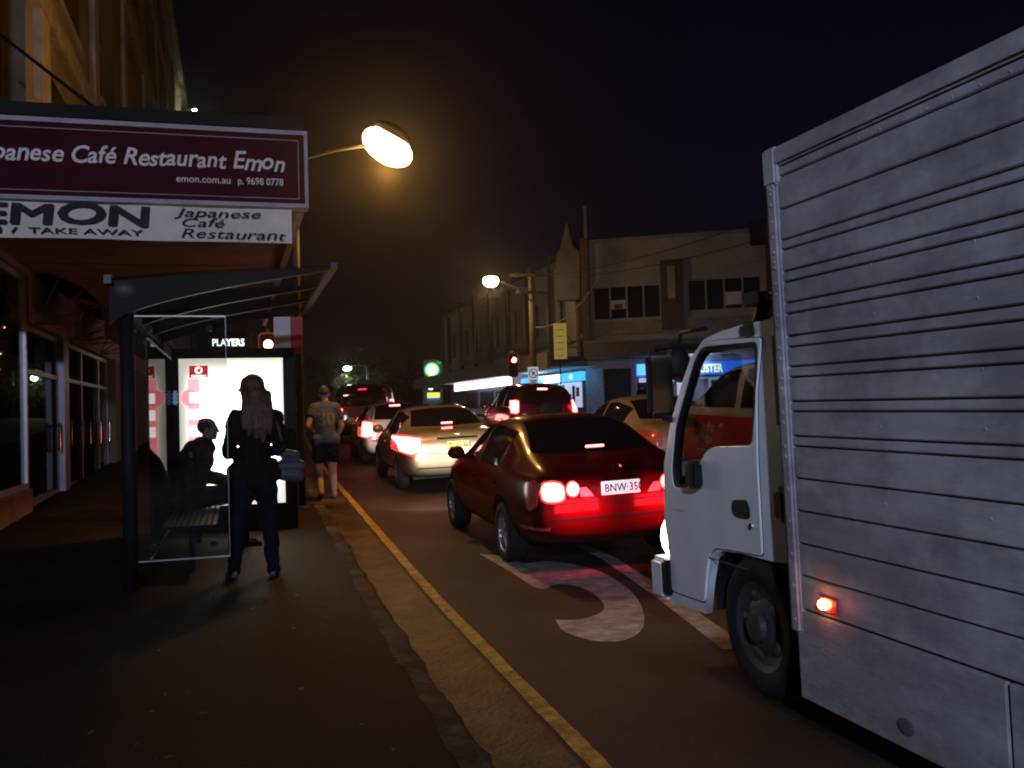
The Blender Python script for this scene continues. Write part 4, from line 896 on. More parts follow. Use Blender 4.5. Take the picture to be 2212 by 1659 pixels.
for xs in (XA+.42, XA+1.30):
    mb = MB(); mb.box((xs, yb+.42, .86), (.48, .46, .14), None, .04); mb.box((xs, yb+.17, 1.12), (.46, .13, .5), None, .04); mb.build('seat', 'cloth_black', tk)
mb = MB(); F0 = frame((XA+1.33, yf-.46, 1.2), (1, 0, 0), (0, .55, .85)); mb.tube([F0 @ Vector((.2*math.cos(a*math.pi/12), .2*math.sin(a*math.pi/12), 0)) for a in range(25)], .016, 8); mb.rod(F0 @ Vector((-.19, 0, 0)), F0 @ Vector((.19, 0, 0)), .014); mb.rod(F0 @ Vector((0, 0, 0)), F0 @ Vector((0, -.1, -.3)), .03); mb.build('steering_wheel', 'black', tk)
# bumper, headlamps, indicator
mb = MB(); a = T(1437, 1212); b = T(1437, 1300); mb.box((XA+CW/2, a[0]+.06, (a[1]+b[1])/2+.02), (CW+.08, .2, a[1]-b[1]), None, .03); mb.build('bumper', 'white_truck', tk)
for s, xs in ((-1, XA+.03), (1, XA+CW-.03)):
    mb = MB(); a = T(1436, 1165); mb.sph((xs+(-s)*.09, a[0]+.06, a[1]), (.115, .085, .155), 14); mb.build('headlight', 'headlight', tk, True)
    mb = MB(); a = T(1443, 1168); mb.sph((xs, a[0]-.02, a[1]), (.035, .06, .14), 12); mb.build('indicator', 'amber_lens', tk, True)
lamp_light(tk, (XA+.3, yf+.25, .7), 4, (1, .92, .8), .1)
mb = MB(); q = T(1446, 1245); mb.box((XA-.02, q[0]-.02, q[1]), (.06, .07, .22), None, .015); mb.build('step_bracket', 'black', tk)
# wheels, arch, chassis
wc = T(1636, 1372); rr = wc[1]
wheel(tk, .18, wc[0], .375, .24, False, -1); wheel(tk, CW-.06, wc[0], .375, .24, False, 1)
wheel(tk, .12, wc[0]-3.6, .375, .24, False, -1); wheel(tk, CW, wc[0]-3.6, .375, .24, False, 1)
mb = MB(); mb.grid([[(XA+.01+.5*i, wc[0]+.46*math.cos(a), .40+.43*math.sin(a)) for i in (0, 1)] for a in [math.pi*(-.02+1.04*k/14) for k in range(15)]]); mb.build('wheel_arch', 'black', tk, True)
mb = MB(); mb.b2(.45, 1.5, -6.5, yf-.3, .5, .68); mb.b2(.1, 1.8, yb-.14, yb-.02, .5, 2.0); mb.b2(-.02, .5, yb-.35, yb-.05, .42, .82, bev=.03); mb.build('chassis', 'dark_metal', tk)
mb = MB(); mb.rod((.2, yb-.13, .7), (.2, yb-.13, 1.9), .08); mb.build('air_intake', 'black', tk, True)
mb = MB(); q = Q4(905, 620); mb.box((.06, q[0]-.03, q[1]), (.12, .12, .5), None, .03); mb.build('air_duct', 'black', tk); mb = MB(); q = Q4(925, 1370); mb.box((.06, q[0], q[1]), (.12, .12, .18), None, .03); mb.build('battery_box', 'black', tk)
# roof post, rack bar, mirrors
mb = MB(); a = Q4(700, 345); b = Q4(720, 130); mb.rod((XA+.05, a[0], a[1]-.02), (XA+.08, b[0], b[1]), .05, .035); mb.box((XA+.05, a[0], a[1]+.02), (.14, .15, .09), None, .02); mb.box((XA+.07, b[0], b[1]), (.2, .1, .06)); mb.build('roof_post', 'black', tk)
mb = MB(); a = Q4(610, 395); b = Q4(590, 140); mb.rod((XA+.5, a[0], a[1]-.1), (XA+.5, b[0], b[1]), .06, .06); mb.build('roof_post', 'black', tk)
mb = MB(); a = Q4(700, 133); mb.rod((XA+.06, a[0], a[1]), (XA+.06, 0.0, a[1]+.01), .022); mb.build('rack_bar', 'grey_metal', tk)
mb = MB(); a = T(1421, 760, -.12); b = T(1424, 900, -.12); mb.box((-.12, a[0], (a[1]+b[1])/2), (.17, .07, abs(a[1]-b[1])), None, .03)
mm_ = mb.build('wing_mirror', 'black', tk)
mb = MB(); mb.box((-.12, a[0]-.037, (a[1]+b[1])/2), (.13, .004, abs(a[1]-b[1])*.88), None, .0); mb.build('mirror_glass', 'chrome', mm_)
mb = MB(); c = T(1510, 742); mb.tube([(-.12, a[0], a[1]-.05), (-.12, a[0]+.02, a[1]+.02), (-.04, a[0]-.02, a[1]+.03), (XA+.05, c[0], c[1]-.02)], .018, 8); mb.build('mirror_arm', 'black', mm_); mb = MB(); d = T(1446, 905); mb.tube([(-.12, a[0], b[1]+.1), (-.1, a[0], b[1]-.01), (XA+.02, d[0], d[1]-.01)], .018, 8); mb.build('mirror_arm', 'black', mm_)
mb = MB(); e = T(1473, 770, .25); mb.sph((.3, e[0]+.15, e[1]-.05), (.09, .05, .12), 12); mb.tube([(.3, e[0]+.15, e[1]+.05), (.3, e[0]+.1, e[1]+.16), (.3, e[0]-.25, e[1]+.16)], .014, 6); mb.build('nearside_mirror', 'black', tk, True)
# box body
BXS = -.1
fy, fz = T(1690, 900, BXS)[0], 0
topz = T(1690, 322, BXS)[1]; botz = T(1757, 1517, BXS)[1]
yback = -7.2; BW = 2.05
mb = MB(); mb.b2(BXS+.02, BXS+BW, yback, fy-.01, botz+.28, topz-.005); mb.build('box_core', 'box_dark', tk)
ln = [T(1712, y, BXS)[1] for y in (370, 443, 512, 534, 582, 606, 652, 676, 725, 749, 792, 815)] + [T(1735, y, BXS)[1] for y in (867, 889, 943, 965, 1035)] + [T(1745, y, BXS)[1] for y in (1107, 1178, 1247)] + [T(1755, 1323, BXS)[1]]
edges = [topz-.07] + ln
mb = MB(); y0, y1 = yback, fy-.075
for a, b in zip(edges[:-1], edges[1:]):
    g = .0045
    if a-b < .02: continue
    for s0, s1 in ((y0, -2.06), (-2.056, y1)): mb.b2(BXS, BXS+.022, s0, s1, b+g, a-g, bev=.004)
mb.cm = 1
yy = fy-.15
while yy > -3: mb.sph((BXS-.001, yy, topz-.10), (.003, .006, .006), 6); yy -= .13
for z in [edges[i]-.05+.0 for i in range(0, len(edges))]+[e-.12 for e in edges[:4]]: mb.sph((BXS-.001, -2.0, z), (.004, .009, .009), 6); mb.sph((BXS-.02, fy-.04, z), (.006, .009, .009), 6)
for z in edges[5:18:3]: 
    for k in range(5): mb.sph((BXS-.001, fy-.7-k*.55, z-.06), (.003, .007, .007), 6)
mb.build('side_boards', ['box_alu', 'box_dark'], tk)
mb = MB(); mb.b2(BXS-.018, BXS+.05, fy-.072, fy, botz+.3, topz-.0, bev=.012); mb.b2(BXS-.018, BXS+.05, yback, fy-.073, topz-.068, topz+.02, bev=.012); mb.b2(BXS-.024, BXS+.06, fy-.09, fy+.012, topz-.15, topz+.024, bev=.01); mb.b2(BXS, BXS+BW, fy-.0, fy+.03, botz+.3, topz); mb.build('box_frame', 'box_alu', tk)
mb = MB(); mb.b2(BXS-.004, BXS+.02, -1.255, fy-.03, botz, ln[-1]-.008, bev=.004); mb.b2(BXS-.004, BXS+.02, yback, -1.27, botz, ln[-1]-.008, bev=.004); sk_ = mb.build('side_skirt', 'box_alu', tk)
mb = MB(); q = T(1960, 1570, BXS); mb.sph((BXS-.006, q[0], q[1]), (.008, .05, .035), 10); mb.build('skirt_latch', 'box_dark', sk_)
q = T(1787, 1305, BXS); mb = MB(); mb.sph((BXS-.02, q[0], q[1]), (.022, .03, .024), 10); ml = mb.build('marker_light', emis('marker lamp', (1, .35, .12), 30), tk, True)
mb = MB(); mb.box((BXS-.006, q[0]-.02, q[1]), (.012, .13, .07), None, .004); mb.build('marker_base', 'tail_off', ml)
lamp_light(tk, (BXS-.06, q[0]-.03, q[1]), .18, (1, .05, .02), .02)

# ------------------------------------------------------------------ shops across the road
class Face:
    def __init__(s, o, d): s.o = Vector((o[0], o[1], 0)); s.d = Vector((d[0], d[1], 0)).normalized(); s.n = Vector((s.d.y, -s.d.x, 0))
    def uz(s, x, y, off=0):
        o = s.o + s.n*off; v = ray(x, y); t = (o-CAM).dot(s.n)/v.dot(s.n); p = CAM+v*t; return ((p-o).dot(s.d), p.z)
    def F(s, off): p = s.o+s.n*off; return frame((p.x, p.y, 0), s.d, (0, 0, 1))
FA = Face((17.9, 46.85), (.86, -.51)); FBx = Face((17.9, 46.85), (-.03, -1))   # second runs along the street; its u grows towards us
FB_ = Face((17.9, 80), (-.0, -1))
sa = thing('corner_shop_building', 'two storey rendered shop building across the road facing the viewer', 'building', (17.9, 46.85, 1.1))
g = rise(46)+.15
def put_plate(par, name, face, loops, th, off, m, bev=0):
    me = plate(loops, th, face.F(off), bev); me.transform(rootm(par).inverted()); return link(name, me, m, par)
def poly(face, pts, off=0): return [face.uz(x, y, off) for x, y in pts]
uL = -.05; uR = FA.uz(1720, 500)[0]+3
zt = FA.uz(1275, 526)[1]; zt2 = FA.uz(1650, 503)[1]
w1 = poly(FA, [(1282, 692), (1427, 686), (1426, 612), (1281, 620)]); w2 = poly(FA, [(1486, 673), (1645, 664), (1644, 596), (1485, 602)])
zaw = FA.uz(1300, 748)[1]
def squared(p): 
    a = (p[0][0]+p[3][0])/2; b = (p[1][0]+p[2][0])/2; c = (p[0][1]+p[1][1])/2; d = (p[2][1]+p[3][1])/2; return rect(a, b, c, d)
w1, w2 = squared(w1), squared(w2)
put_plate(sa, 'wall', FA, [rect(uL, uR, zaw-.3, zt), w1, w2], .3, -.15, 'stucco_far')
put_plate(sa, 'parapet_cap', FA, [rect(uL-.1, uR, zt+.002, zt+.16)], .5, -.1, 'mould')
put_plate(sa, 'sill_band', FA, [rect(uL, uR, FA.uz(1350, 722)[1], FA.uz(1350, 694)[1])], .14, .05, 'mould')
for w in (w1, w2):
    o = put_plate(sa, 'upper_window', FA, [w], .04, -.2, 'window_dark')
    for k in range(4):
        c = w[0][0]+(w[1][0]-w[0][0])*k/4; hole_ = rect(c+.05, c+(w[1][0]-w[0][0])/4-.05, w[0][1]+.06, w[2][1]-.06)
        put_plate(sa, 'window_frame', FA, [rect(c+.002, c+(w[1][0]-w[0][0])/4-.002, w[0][1]+.002, w[2][1]-.002), hole_], .08, -.14, 'stucco_far').parent = o
    c = w[0][0]+(w[1][0]-w[0][0])*(1 if w is w1 else 2)/4; d_ = (w[1][0]-w[0][0])/4
    p_ = put_plate(sa, 'paper_notice', FA, [rect(c+.06, c+d_-.06, w[0][1]+(.55 if w is w1 else .25), w[2][1]-.75)], .01, -.09, 'white_vinyl'); p_.parent = o
    if w is w1: put_plate(sa, 'notice_print', FA, [rect(c+.2, c+d_-.2, w[2][1]-1.2, w[2][1]-.95)], .01, -.08, 'red_panel').parent = p_
pa = poly(FA, [(1428, 712), (1476, 712), (1476, 562), (1428, 562)]); pa = squared(pa)
put_plate(sa, 'pilaster', FA, [pa], .2, .11, 'brick_dark'); put_plate(sa, 'pilaster_strip', FA, [rect((pa[0][0]*2+pa[1][0])/3, (pa[0][0]+pa[1][0]*2)/3, pa[0][1]+1.6, pa[2][1]-.3)], .05, .24, 'stucco_far')
a_, b_ = FA.uz(1655, 600)[0], FA.uz(1700, 600)[0]; put_plate(sa, 'pilaster', FA, [rect(a_, b_, zaw, zt+.35)], .3, .16, 'brick_dark')
put_plate(sa, 'parapet_block', FA, [rect(FA.uz(1620, 520)[0], b_, zt-.7, zt+.5)], .36, .12, 'stucco_dark')
a_, b_ = FA.uz(1257, 600)[0], FA.uz(1274, 600)[0]; put_plate(sa, 'corner_pier', FA, [rect(a_, b_, zaw, zt+.25)], .4, .1, 'brick_dark')
# spired corner gable and chimney pole
gz = lambda x, y: FA.uz(x, y, .0)
put_plate(sa, 'gable', FA, [[gz(1204, 650), gz(1254, 648), gz(1253, 545), gz(1240, 535), gz(1225, 478), gz(1211, 540), gz(1204, 550)]], .6, -.1, mat('weathered gable', (.13, .115, .1), .9, var=.3, scale=1))
mb = MB(); q = FA.o + FA.d*gz(1273, 450)[0]; mb.rod((q.x, q.y+.6, zt-.5), (q.x, q.y+.6, gz(1272, 440)[1]), .13, .12); mb.build('flue_pipe', 'grey_metal', sa, local=False)
mb = MB()
# awning of the corner building
aa = thing('shop_awning', 'dark brown awning with golden edge along the corner shop building', 'awning', (17, 45, 4.2))
OFF = 2.6
tp = FA.uz(1300, 740, OFF)[1]; bt = FA.uz(1300, 772, OFF)[1]; ua, ub = FA.uz(1262, 760, OFF)[0], uR
put_plate(aa, 'fascia', FA, [rect(ua, ub, bt, tp)], .1, OFF, mat('brown fascia', (.17, .12, .08), .7, var=.3))
put_plate(aa, 'edge_pipe', FA, [rect(ua, ub, tp+.003, tp+.1)], .16, OFF, 'mould')
put_plate(aa, 'roof', FA, [rect(ua, ub, tp-.06, tp-.01)], OFF, OFF/2-.06, 'stucco_dark'); put_plate(aa, 'soffit', FA, [rect(ua, ub, bt+.01, bt+.05)], OFF, OFF/2-.06, 'soffit')
# shopfront below
sf = FA
put_plate(sa, 'shopfront_wall', FA, [rect(uL, uR, g-.3, zaw-.302), squared(poly(FA, [(1305, 900), (1364, 900), (1364, 796), (1305, 796)])), squared(poly(FA, [(1376, 900), (1430, 900), (1430, 816), (1376, 816)])), squared(poly(FA, [(1436, 900), (1650, 900), (1650, 814), (1436, 814)]))], .2, -.1, 'grey_metal')
put_plate(sa, 'white_pier', FA, [squared(poly(FA, [(1267, 905), (1303, 905), (1303, 795), (1267, 796)], .2))], .3, .2, mat('white painted pier', (.6, .6, .68), .6))
M['shop_light'] = emis('lit shop interior', (.68, .77, 1), .6); M['shop_dim'] = mat('dim shop interior', (.05, .05, .07), .6)
iw = put_plate(sa, 'shop_interior', FA, [squared(poly(FA, [(1372, 905), (1700, 900), (1700, 790), (1372, 795)]))], .04, -1.8, 'shop_light')
put_plate(sa, 'shop_interior', FA, [squared(poly(FA, [(1300, 905), (1371, 905), (1371, 790), (1300, 795)]))], .04, -1.2, 'shop_dim')
for k, (x0, x1, y0, y1) in enumerate(((1378, 1396, 826, 870), (1400, 1412, 822, 880), (1442, 1462, 824, 880), (1492, 1530, 818, 866), (1536, 1556, 820, 850), (1560, 1600, 826, 880))):
    put_plate(sa, 'window_poster', FA, [squared(poly(FA, [(x0, y1), (x1, y1), (x1, y0), (x0, y0)]))], .02, -.3, ('stucco_dark', 'window_dark', 'grey_metal', 'white_vinyl', 'stucco_dark', 'window_dark')[k])
# sign boxes
def sign_box(name, label, face, x0, x1, y0t, y1t, y0b, y1b, off, m, th=.25):
    t = thing(name, label, 'sign', (face.o + face.n*off + face.d*face.uz((x0+x1)/2, (y0t+y0b)/2, off)[0])+Vector((0, 0, face.uz(x0, y0b, off)[1])), group='lit shop signs')
    pl_ = rect(face.uz(x0, y0b, off)[0], face.uz(x1, y1b, off)[0], (face.uz(x0, y0b, off)[1]+face.uz(x1, y1b, off)[1])/2, (face.uz(x0, y0t, off)[1]+face.uz(x1, y1t, off)[1])/2)
    put_plate(t, 'box', face, [pl_], th, off, m); return t, pl_
bb, r_ = sign_box('shop_sign', 'long bright blue lit sign with yellow and white block lettering behind the truck mirror', FA, 1375, 1655, 785, 778, 813, 806, .5, emis('blue lit sign', (.004, .16, 1), 1.0))
w_ = r_[1][0]-r_[0][0]; h_ = r_[2][1]-r_[0][1]
u0 = FA.uz(1448, 800, .65)[0]; u1 = FA.uz(1562, 800, .65)[0]
me = text_mesh('BLOCKBUSTER', h_*.86, FA.F(.64) @ at(u0, r_[0][1]+h_*.18), .01, bold=.02); wd = max((FA.F(.64).inverted() @ v.co).x for v in me.vertices)-u0; bpy.data.meshes.remove(me)
me = text_mesh('BLOCKBUSTER', h_*.86, FA.F(.64) @ at(u0, r_[0][1]+h_*.18), .01, bold=.02, sx=(u1-u0)/wd); me.transform(rootm(bb).inverted()); link('lettering', me, emis('yellow lit lettering', (1, .95, .35), 1.8), bb)
put_plate(bb, 'torn_ticket_mark', FA, [poly(FA, [(1600, 795), (1622, 790), (1622, 800), (1600, 805)], .64)], .02, .64, emis('white lit mark', (.8, .9, 1), 1.2))
put_plate(bb, 'bright_end', FA, [poly(FA, [(1376, 811), (1404, 810), (1404, 786), (1376, 787)], .63)], .02, .63, emis('cyan lit panel', (.1, .45, 1), 1.5))

# terrace along the street
sb_ = thing('shop_terrace', 'receding two storey terrace of shops with dark upper windows beyond the corner', 'building', (18, 60, 1.3))
B = Face((17.9, 82), (0, -1)); b0 = 0; b1 = 82-46.9
ztb = B.uz(1200, 575)[1]
bwin = []
for k in range(7): 
    u = b1-3.3-4.6*k; bwin += [rect(u-1.5, u, 6.0, 8.1), rect(u-3.4, u-1.9, 6.0, 8.1)]
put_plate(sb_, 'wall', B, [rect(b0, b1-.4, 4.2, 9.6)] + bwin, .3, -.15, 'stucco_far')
for w in bwin:
    o = put_plate(sb_, 'upper_window', B, [w], .04, -.25, 'window_dark'); c = (w[0][0]+w[1][0])/2
    put_plate(sb_, 'window_frame', B, [rect(w[0][0], w[1][0], w[0][1], w[2][1]), rect(w[0][0]+.07, c-.03, w[0][1]+.07, w[2][1]-.07), rect(c+.03, w[1][0]-.07, w[0][1]+.07, w[2][1]-.07)], .08, -.18, 'mould').parent = o
put_plate(sb_, 'parapet_cap', B, [rect(b0, b1, 9.602, 9.9)], .6, -.1, 'mould'); put_plate(sb_, 'string_course', B, [rect(b0, b1-.4, 5.2, 5.5)], .2, .08, 'mould')
for k in range(8): put_plate(sb_, 'pier', B, [rect(b1-.9-4.6*k, b1-.45-4.6*k, 4.2, 10.4)], .36, .06, 'brick_dark')
put_plate(sb_, 'shopfront', B, [rect(b0, b1-.4, .6, 4.198)], .2, -.3, M['shop_dim'])
for k in range(6): put_plate(sb_, 'lit_shop_window', B, [rect(b1-5.2-4.6*k, b1-1.4-4.6*k, 1.6, 3.0)], .05, -.15, M['shop_light'] if k < 1 else 'window_dark')
for k, (u_, z_, w_, h_, mm) in enumerate(((-4.9, 1.7, .5, .9, 'window_dark'), (-4.2, 1.8, .4, 1.0, 'yellow_plate'), (-3.6, 1.65, .7, .7, 'stucco_dark'), (-2.7, 1.7, .4, 1.1, 'window_dark'), (-2.1, 2.2, .5, .5, 'red_panel'), (-4.9, 2.7, .9, .2, 'grey_metal'))): put_plate(sb_, 'window_poster', B, [rect(b1+u_, b1+u_+w_, z_, z_+h_)], .02, -.08, mm)
ab = thing('shop_awning', 'long tan street awning along the receding terrace of shops', 'awning', (16.5, 60, 4.2))
f1 = B.uz(1200, 793, 2.5)[1]; f0 = B.uz(1200, 772, 2.5)[1]
put_plate(ab, 'fascia', B, [rect(-2, b1+1.2, f1, f0+.35)], .1, 2.5, mat('tan fascia', (.26, .19, .12), .7, var=.25))
put_plate(ab, 'roof', B, [rect(-2, b1+1.2, f0+.0, f0+.1)], 2.5, 1.2, 'stucco_dark'); put_plate(ab, 'soffit', B, [rect(-2, b1+1.2, f1+.02, f1+.06)], 2.5, 1.2, 'white_vinyl')
lb, r_ = sign_box('shop_sign', 'light blue lit shop sign with a white centre under the tan awning', B, 1130, 1260, 820, 800, 832, 825, .9, emis('light blue lit sign', (.05, .5, 1), 1.25))
w_ = r_[1][0]-r_[0][0]; h_ = r_[2][1]-r_[0][1]; u_ = r_[0][0]; z_ = r_[0][1]
put_plate(lb, 'white_centre', B, [rect(u_+w_*.42, u_+w_*.7, z_+.06*h_, z_+.94*h_)], .02, 1.04, emis('white lit centre', (.8, .95, 1), 3))
for q in (.2, .86): put_plate(lb, 'white_disc', B, [[(u_+w_*q+h_*.5*math.cos(a*math.pi/8), z_+h_/2+h_*.3*math.sin(a*math.pi/8)) for a in range(16)]], .02, 1.04, emis('pale lit disc', (.5, .85, 1), 1.6))
ws, r_ = sign_box('shop_sign', 'glaring white lit shop sign with a magenta edge at the far end of the terrace', B, 985, 1105, 826, 821, 839, 838, 1.2, emis('glaring white sign', (1, .9, 1), 5))
u_, w_, z_, h_ = r_[0][0], r_[1][0]-r_[0][0], r_[0][1], r_[2][1]-r_[0][1]
put_plate(ws, 'magenta_edge', B, [rect(u_+w_*.3, u_+w_*.75, z_+h_*.96, z_+h_*1.1)], 0.02, 1.34, emis('magenta lit edge', (1, .05, .35), 1.6)); put_plate(ws, 'script', B, [[(u_+w_*.3, z_+h_*.5), (u_+w_*.6, z_+h_*.42), (u_+w_*.6, z_+h_*.36), (u_+w_*.3, z_+h_*.44)]], 0.02, 1.34, 'red_panel')
lamp_light(sb_, (-1.2, 4, 2.3), 90, (.75, .8, 1), .4); lamp_light(sb_, (-1.2, -8, 2.2), 90, (.7, .85, 1), .4); lamp_light(sa, tuple(FA.d*6+FA.n*1.3+Vector((0, 0, 2.5))), 120, (.6, .72, 1), .4)
# yellow projecting sign
q0 = P(1210, 737, 44); t = thing('projecting_sign', 'tall yellow projecting sign with rows of faint lettering above the far awning', 'sign', tuple(q0)); hh = (P(1210, 700, 44)-P(1210, 776, 44)).z/2; hw = .29
F0 = frame((0, 0, 0), (math.cos(R(-16)), math.sin(R(-16)), 0), (0, 0, 1))
link('panel', plate([rect(-hw, hw, -hh, hh)], .2, F0, .01), emis('dim yellow sign', (.75, .52, .06), .26), t)
mb = MB(); random.seed(4)
for k in range(5): mb.add([F0 @ Vector((x, z, .115)) for x, z in rect(-.16, .16-.05*(k % 2), -hh+.12+.3*k, -hh+.15+.3*k)], [(0, 1, 2, 3)])
mb.build('faint_lettering', mat('faded print', (.5, .35, .05), .7), t)
link('edge_panel', plate([rect(-hw-.09, -hw-.015, -hh-.03, hh*.8)], .2, F0), 'brick_dark', t)
mb = MB(); mb.rod((hw-.1, .3, -.2), (1.4, 1.8, -.2), .03); mb.rod((hw-.1, .3, hh*.8), (1.6, 1.9, -hh*.4), .02); mb.rod((0, .1, -hh), (0, .1, -hh-1.2), .03); mb.build('bracket', 'black', t)

# ------------------------------------------------------------------ petrol station sign, trees, far buildings
q0 = P(935, 868, 95); t = thing('petrol_sign', 'tall petrol station pylon with a green scalloped sun emblem and a yellow and blue panel', 'sign', (q0.x, q0.y, 1.6))
sc_ = 95/FPX; F0 = frame((0, 0, 0), (math.cos(YAW), -math.sin(YAW), 0), (0, 0, 1))
def bp(x, y): v = P(x, y, 95)-Vector((q0.x, q0.y, 1.6)); return (v.x*math.cos(YAW)-v.y*math.sin(YAW), v.z)
def bpl(n_, pts, th, off, m): 
    me = plate([[bp(*p) for p in pts]], th, F0 @ Matrix.Translation((0, 0, off))); return link(n_, me, m, t)
bpl('pylon', [(914, 885), (956, 885), (956, 786), (940, 776), (914, 779)], .5, -.3, emis('pylon face glow', (.05, .075, .065), .35))  # faint emission added to make the pylon visible
cx_, cz_ = bp(933, 799)
me = plate([[(cx_+(.74+.06*math.cos(18*a*math.pi/72))*math.cos(a*math.pi/72), cz_+(.74+.06*math.cos(18*a*math.pi/72))*math.sin(a*math.pi/72)) for a in range(144)]], .1, F0 @ Matrix.Translation((0, 0, .08))); e = link('emblem', me, emis('green lit emblem', (.12, .85, .12), .9), t)
me = plate([[(cx_+(.62+.05*math.cos(18*a*math.pi/72))*math.cos(a*math.pi/72), cz_+(.62+.05*math.cos(18*a*math.pi/72))*math.sin(a*math.pi/72)) for a in range(144)]], .04, F0 @ Matrix.Translation((0, 0, .16))); link('emblem_petals', me, emis('pale green petals', (.45, 1, .6), 1.2), t)
me = plate([[(cx_+.46*math.cos(a*math.pi/16), cz_+.46*math.sin(a*math.pi/16)) for a in range(32)]], .04, F0 @ Matrix.Translation((0, 0, .2))); link('emblem_core', me, emis('white emblem core', (.9, 1, .95), 3), t)
me = text_mesh('bp', .42, F0 @ Matrix.Translation((bp(944, 783)[0], bp(944, 785)[1], .06)), .01, bold=.01); link('emblem_lettering', me, emis('green letters', (.2, .7, .1), .6), t)
bpl('price_panel', [(923, 846), (951, 846), (951, 828), (923, 828)], .06, .05, mat('price panel', (.02, .05, .04), .4))
bpl('price_digits', [(925, 841), (932, 843), (938, 838), (942, 838), (942, 833), (926, 832)], .04, .1, emis('white digits', (1, 1, 1), 2))
bpl('small_light', [(931, 826), (938, 826), (937, 821), (932, 821)], .04, .1, emis('pale small panel', (.6, .6, .65), .6))
bpl('yellow_panel', [(923, 860), (950, 859), (950, 848), (923, 848)], .06, .05, emis('yellow lit panel', (.9, .95, .12), 1.1)); bpl('blue_panel', [(924, 866), (950, 864), (950, 859.5), (924, 860.5)], .06, .05, emis('blue lit panel', (.01, .1, .7), .8))

def tree(px, py, dc, hgt, crown, label, seed):
    random.seed(seed); q = P(px, py, dc); g_ = rise(q.y); t = thing('tree', label, 'tree', (q.x, q.y, g_), group='dark trees beyond the queue')
    top = q.z-g_; mb = MB(); mb.tube([(0, 0, -.3), (.1, 0, top*.3), (0, .1, top*.55), (.2, 0, top*.8)], [.25, .2, .13, .05], 8)
    for k in range(5): a = k*1.3; mb.tube([(0, 0, top*(.4+.06*k)), (math.cos(a)*crown*.6, math.sin(a)*crown*.6, top*(.6+.06*k))], [.08, .03], 6)
    mb.build('trunk', 'bark', t, True)
    mb = MB(); cl = [(random.gauss(0, crown*.5), random.gauss(0, crown*.5), top*random.uniform(.5, 1.0), random.uniform(.5, 1)*crown*.42) for _ in range(14)]
    for _ in range(2600):
        c = random.choice(cl); v = Vector((random.gauss(0, 1), random.gauss(0, 1), random.gauss(0, 1))).normalized()*c[3]*random.uniform(.5, 1.05)
        p = Vector(c[:3])+v; a = Vector((random.gauss(0, 1), random.gauss(0, 1), random.gauss(0, 1))).normalized()*.22; b = a.orthogonal().normalized()*.1
        mb.add([p-a, p+b, p+a, p-b], [(0, 1, 2, 3)])
    mb.build('crown', 'leaf', t)
tree(815, 820, 88, 4, 3.2, 'round tree below the distant street lamp', 3); tree(770, 780, 120, 8, 5, 'tall dark tree left of the distant street lamp', 5); tree(690, 790, 130, 8, 5, 'dark tree behind the walking man', 6); tree(870, 790, 140, 8, 5, 'dark tree left of the petrol station sign', 8)
q0 = P(985, 850, 120); t = thing('far_building', 'low dark building beyond the petrol station sign', 'building', (q0.x+6, q0.y+6, 1.6))
mb = MB(); mb.b2(-14, 10, 0, 8, 0, 4.2); mb.build('wall', 'stucco_dark', t); mb = MB(); mb.b2(-14.4, 10.4, -.4, 8.4, 4.2, 4.5); mb.build('roof', 'stucco_dark', t)
mb = MB(); [mb.b2(-12+4*k, -9.5+4*k, -.06, -.01, .6, 2.6) for k in range(5)]; mb.build('windows', 'window_dark', t)
# service wires
w0 = Vector((wp.x, wp.y, wp.z+.1))
for i, (e, lab) in enumerate(((P(1300, 590, 46.4), 'drooping service wire from the timber pole to the corner building'), (P(2150, 250, 30), 'upper overhead wire above the shop parapet'), (P(2150, 330, 30), 'lower overhead wire above the shop parapet'))):
    s_ = w0 + Vector((0, 0, -2.6 if i == 0 else -.1*i)); pts = [s_.lerp(e, k/16) - Vector((0, 0, (.8 if i == 0 else .9)*4*(k/16)*(1-k/16))) for k in range(17)]
    mb = MB(); mb.tube(pts, .03 if i == 0 else .014, 5); o = mb.build('overhead_wire', 'soffit' if i == 0 else 'black', None, True); tag(o, lab, 'wire')

# ------------------------------------------------------------------ people
FOLD = bpy.data.textures.new('folds', 'CLOUDS'); FOLD.noise_scale = .09; FOLD.noise_depth = 2
def flesh(prims, vox, sm=6, fold=0):
    """one continuous skin over tapered limbs and ellipsoids"""
    mb = MB()
    for p in prims:
        if p[0] == 'c':
            _, a, b, r0, r1 = p; mb.rod(a, b, r0, r1, 14); mb.sph(a, r0, 12); mb.sph(b, r1, 12)
        elif p[0] == 'e':
            mb.sph((0, 0, 0), p[2], 16, Matrix.Translation(p[1]) @ (Euler(p[3]).to_matrix().to_4x4() if len(p) > 3 else Matrix()))
    me = mb.mesh(); o = bpy.data.objects.new('f', me); COL.objects.link(o)
    m = o.modifiers.new('r', 'REMESH'); m.mode = 'VOXEL'; m.voxel_size = vox; m.use_smooth_shade = True
    m2 = o.modifiers.new('s', 'SMOOTH'); m2.factor = .5; m2.iterations = sm
    if fold:
        dm = o.modifiers.new('d', 'DISPLACE'); dm.texture = FOLD; dm.strength = fold; dm.mid_level = .5; dm.texture_coords = 'LOCAL'
    r = evaluated(o); drop(o); return r
V = Vector
def chain(pts, rs): return [('c', V(a), V(b), r0, r1) for a, b, r0, r1 in zip(pts[:-1], pts[1:], rs[:-1], rs[1:])]
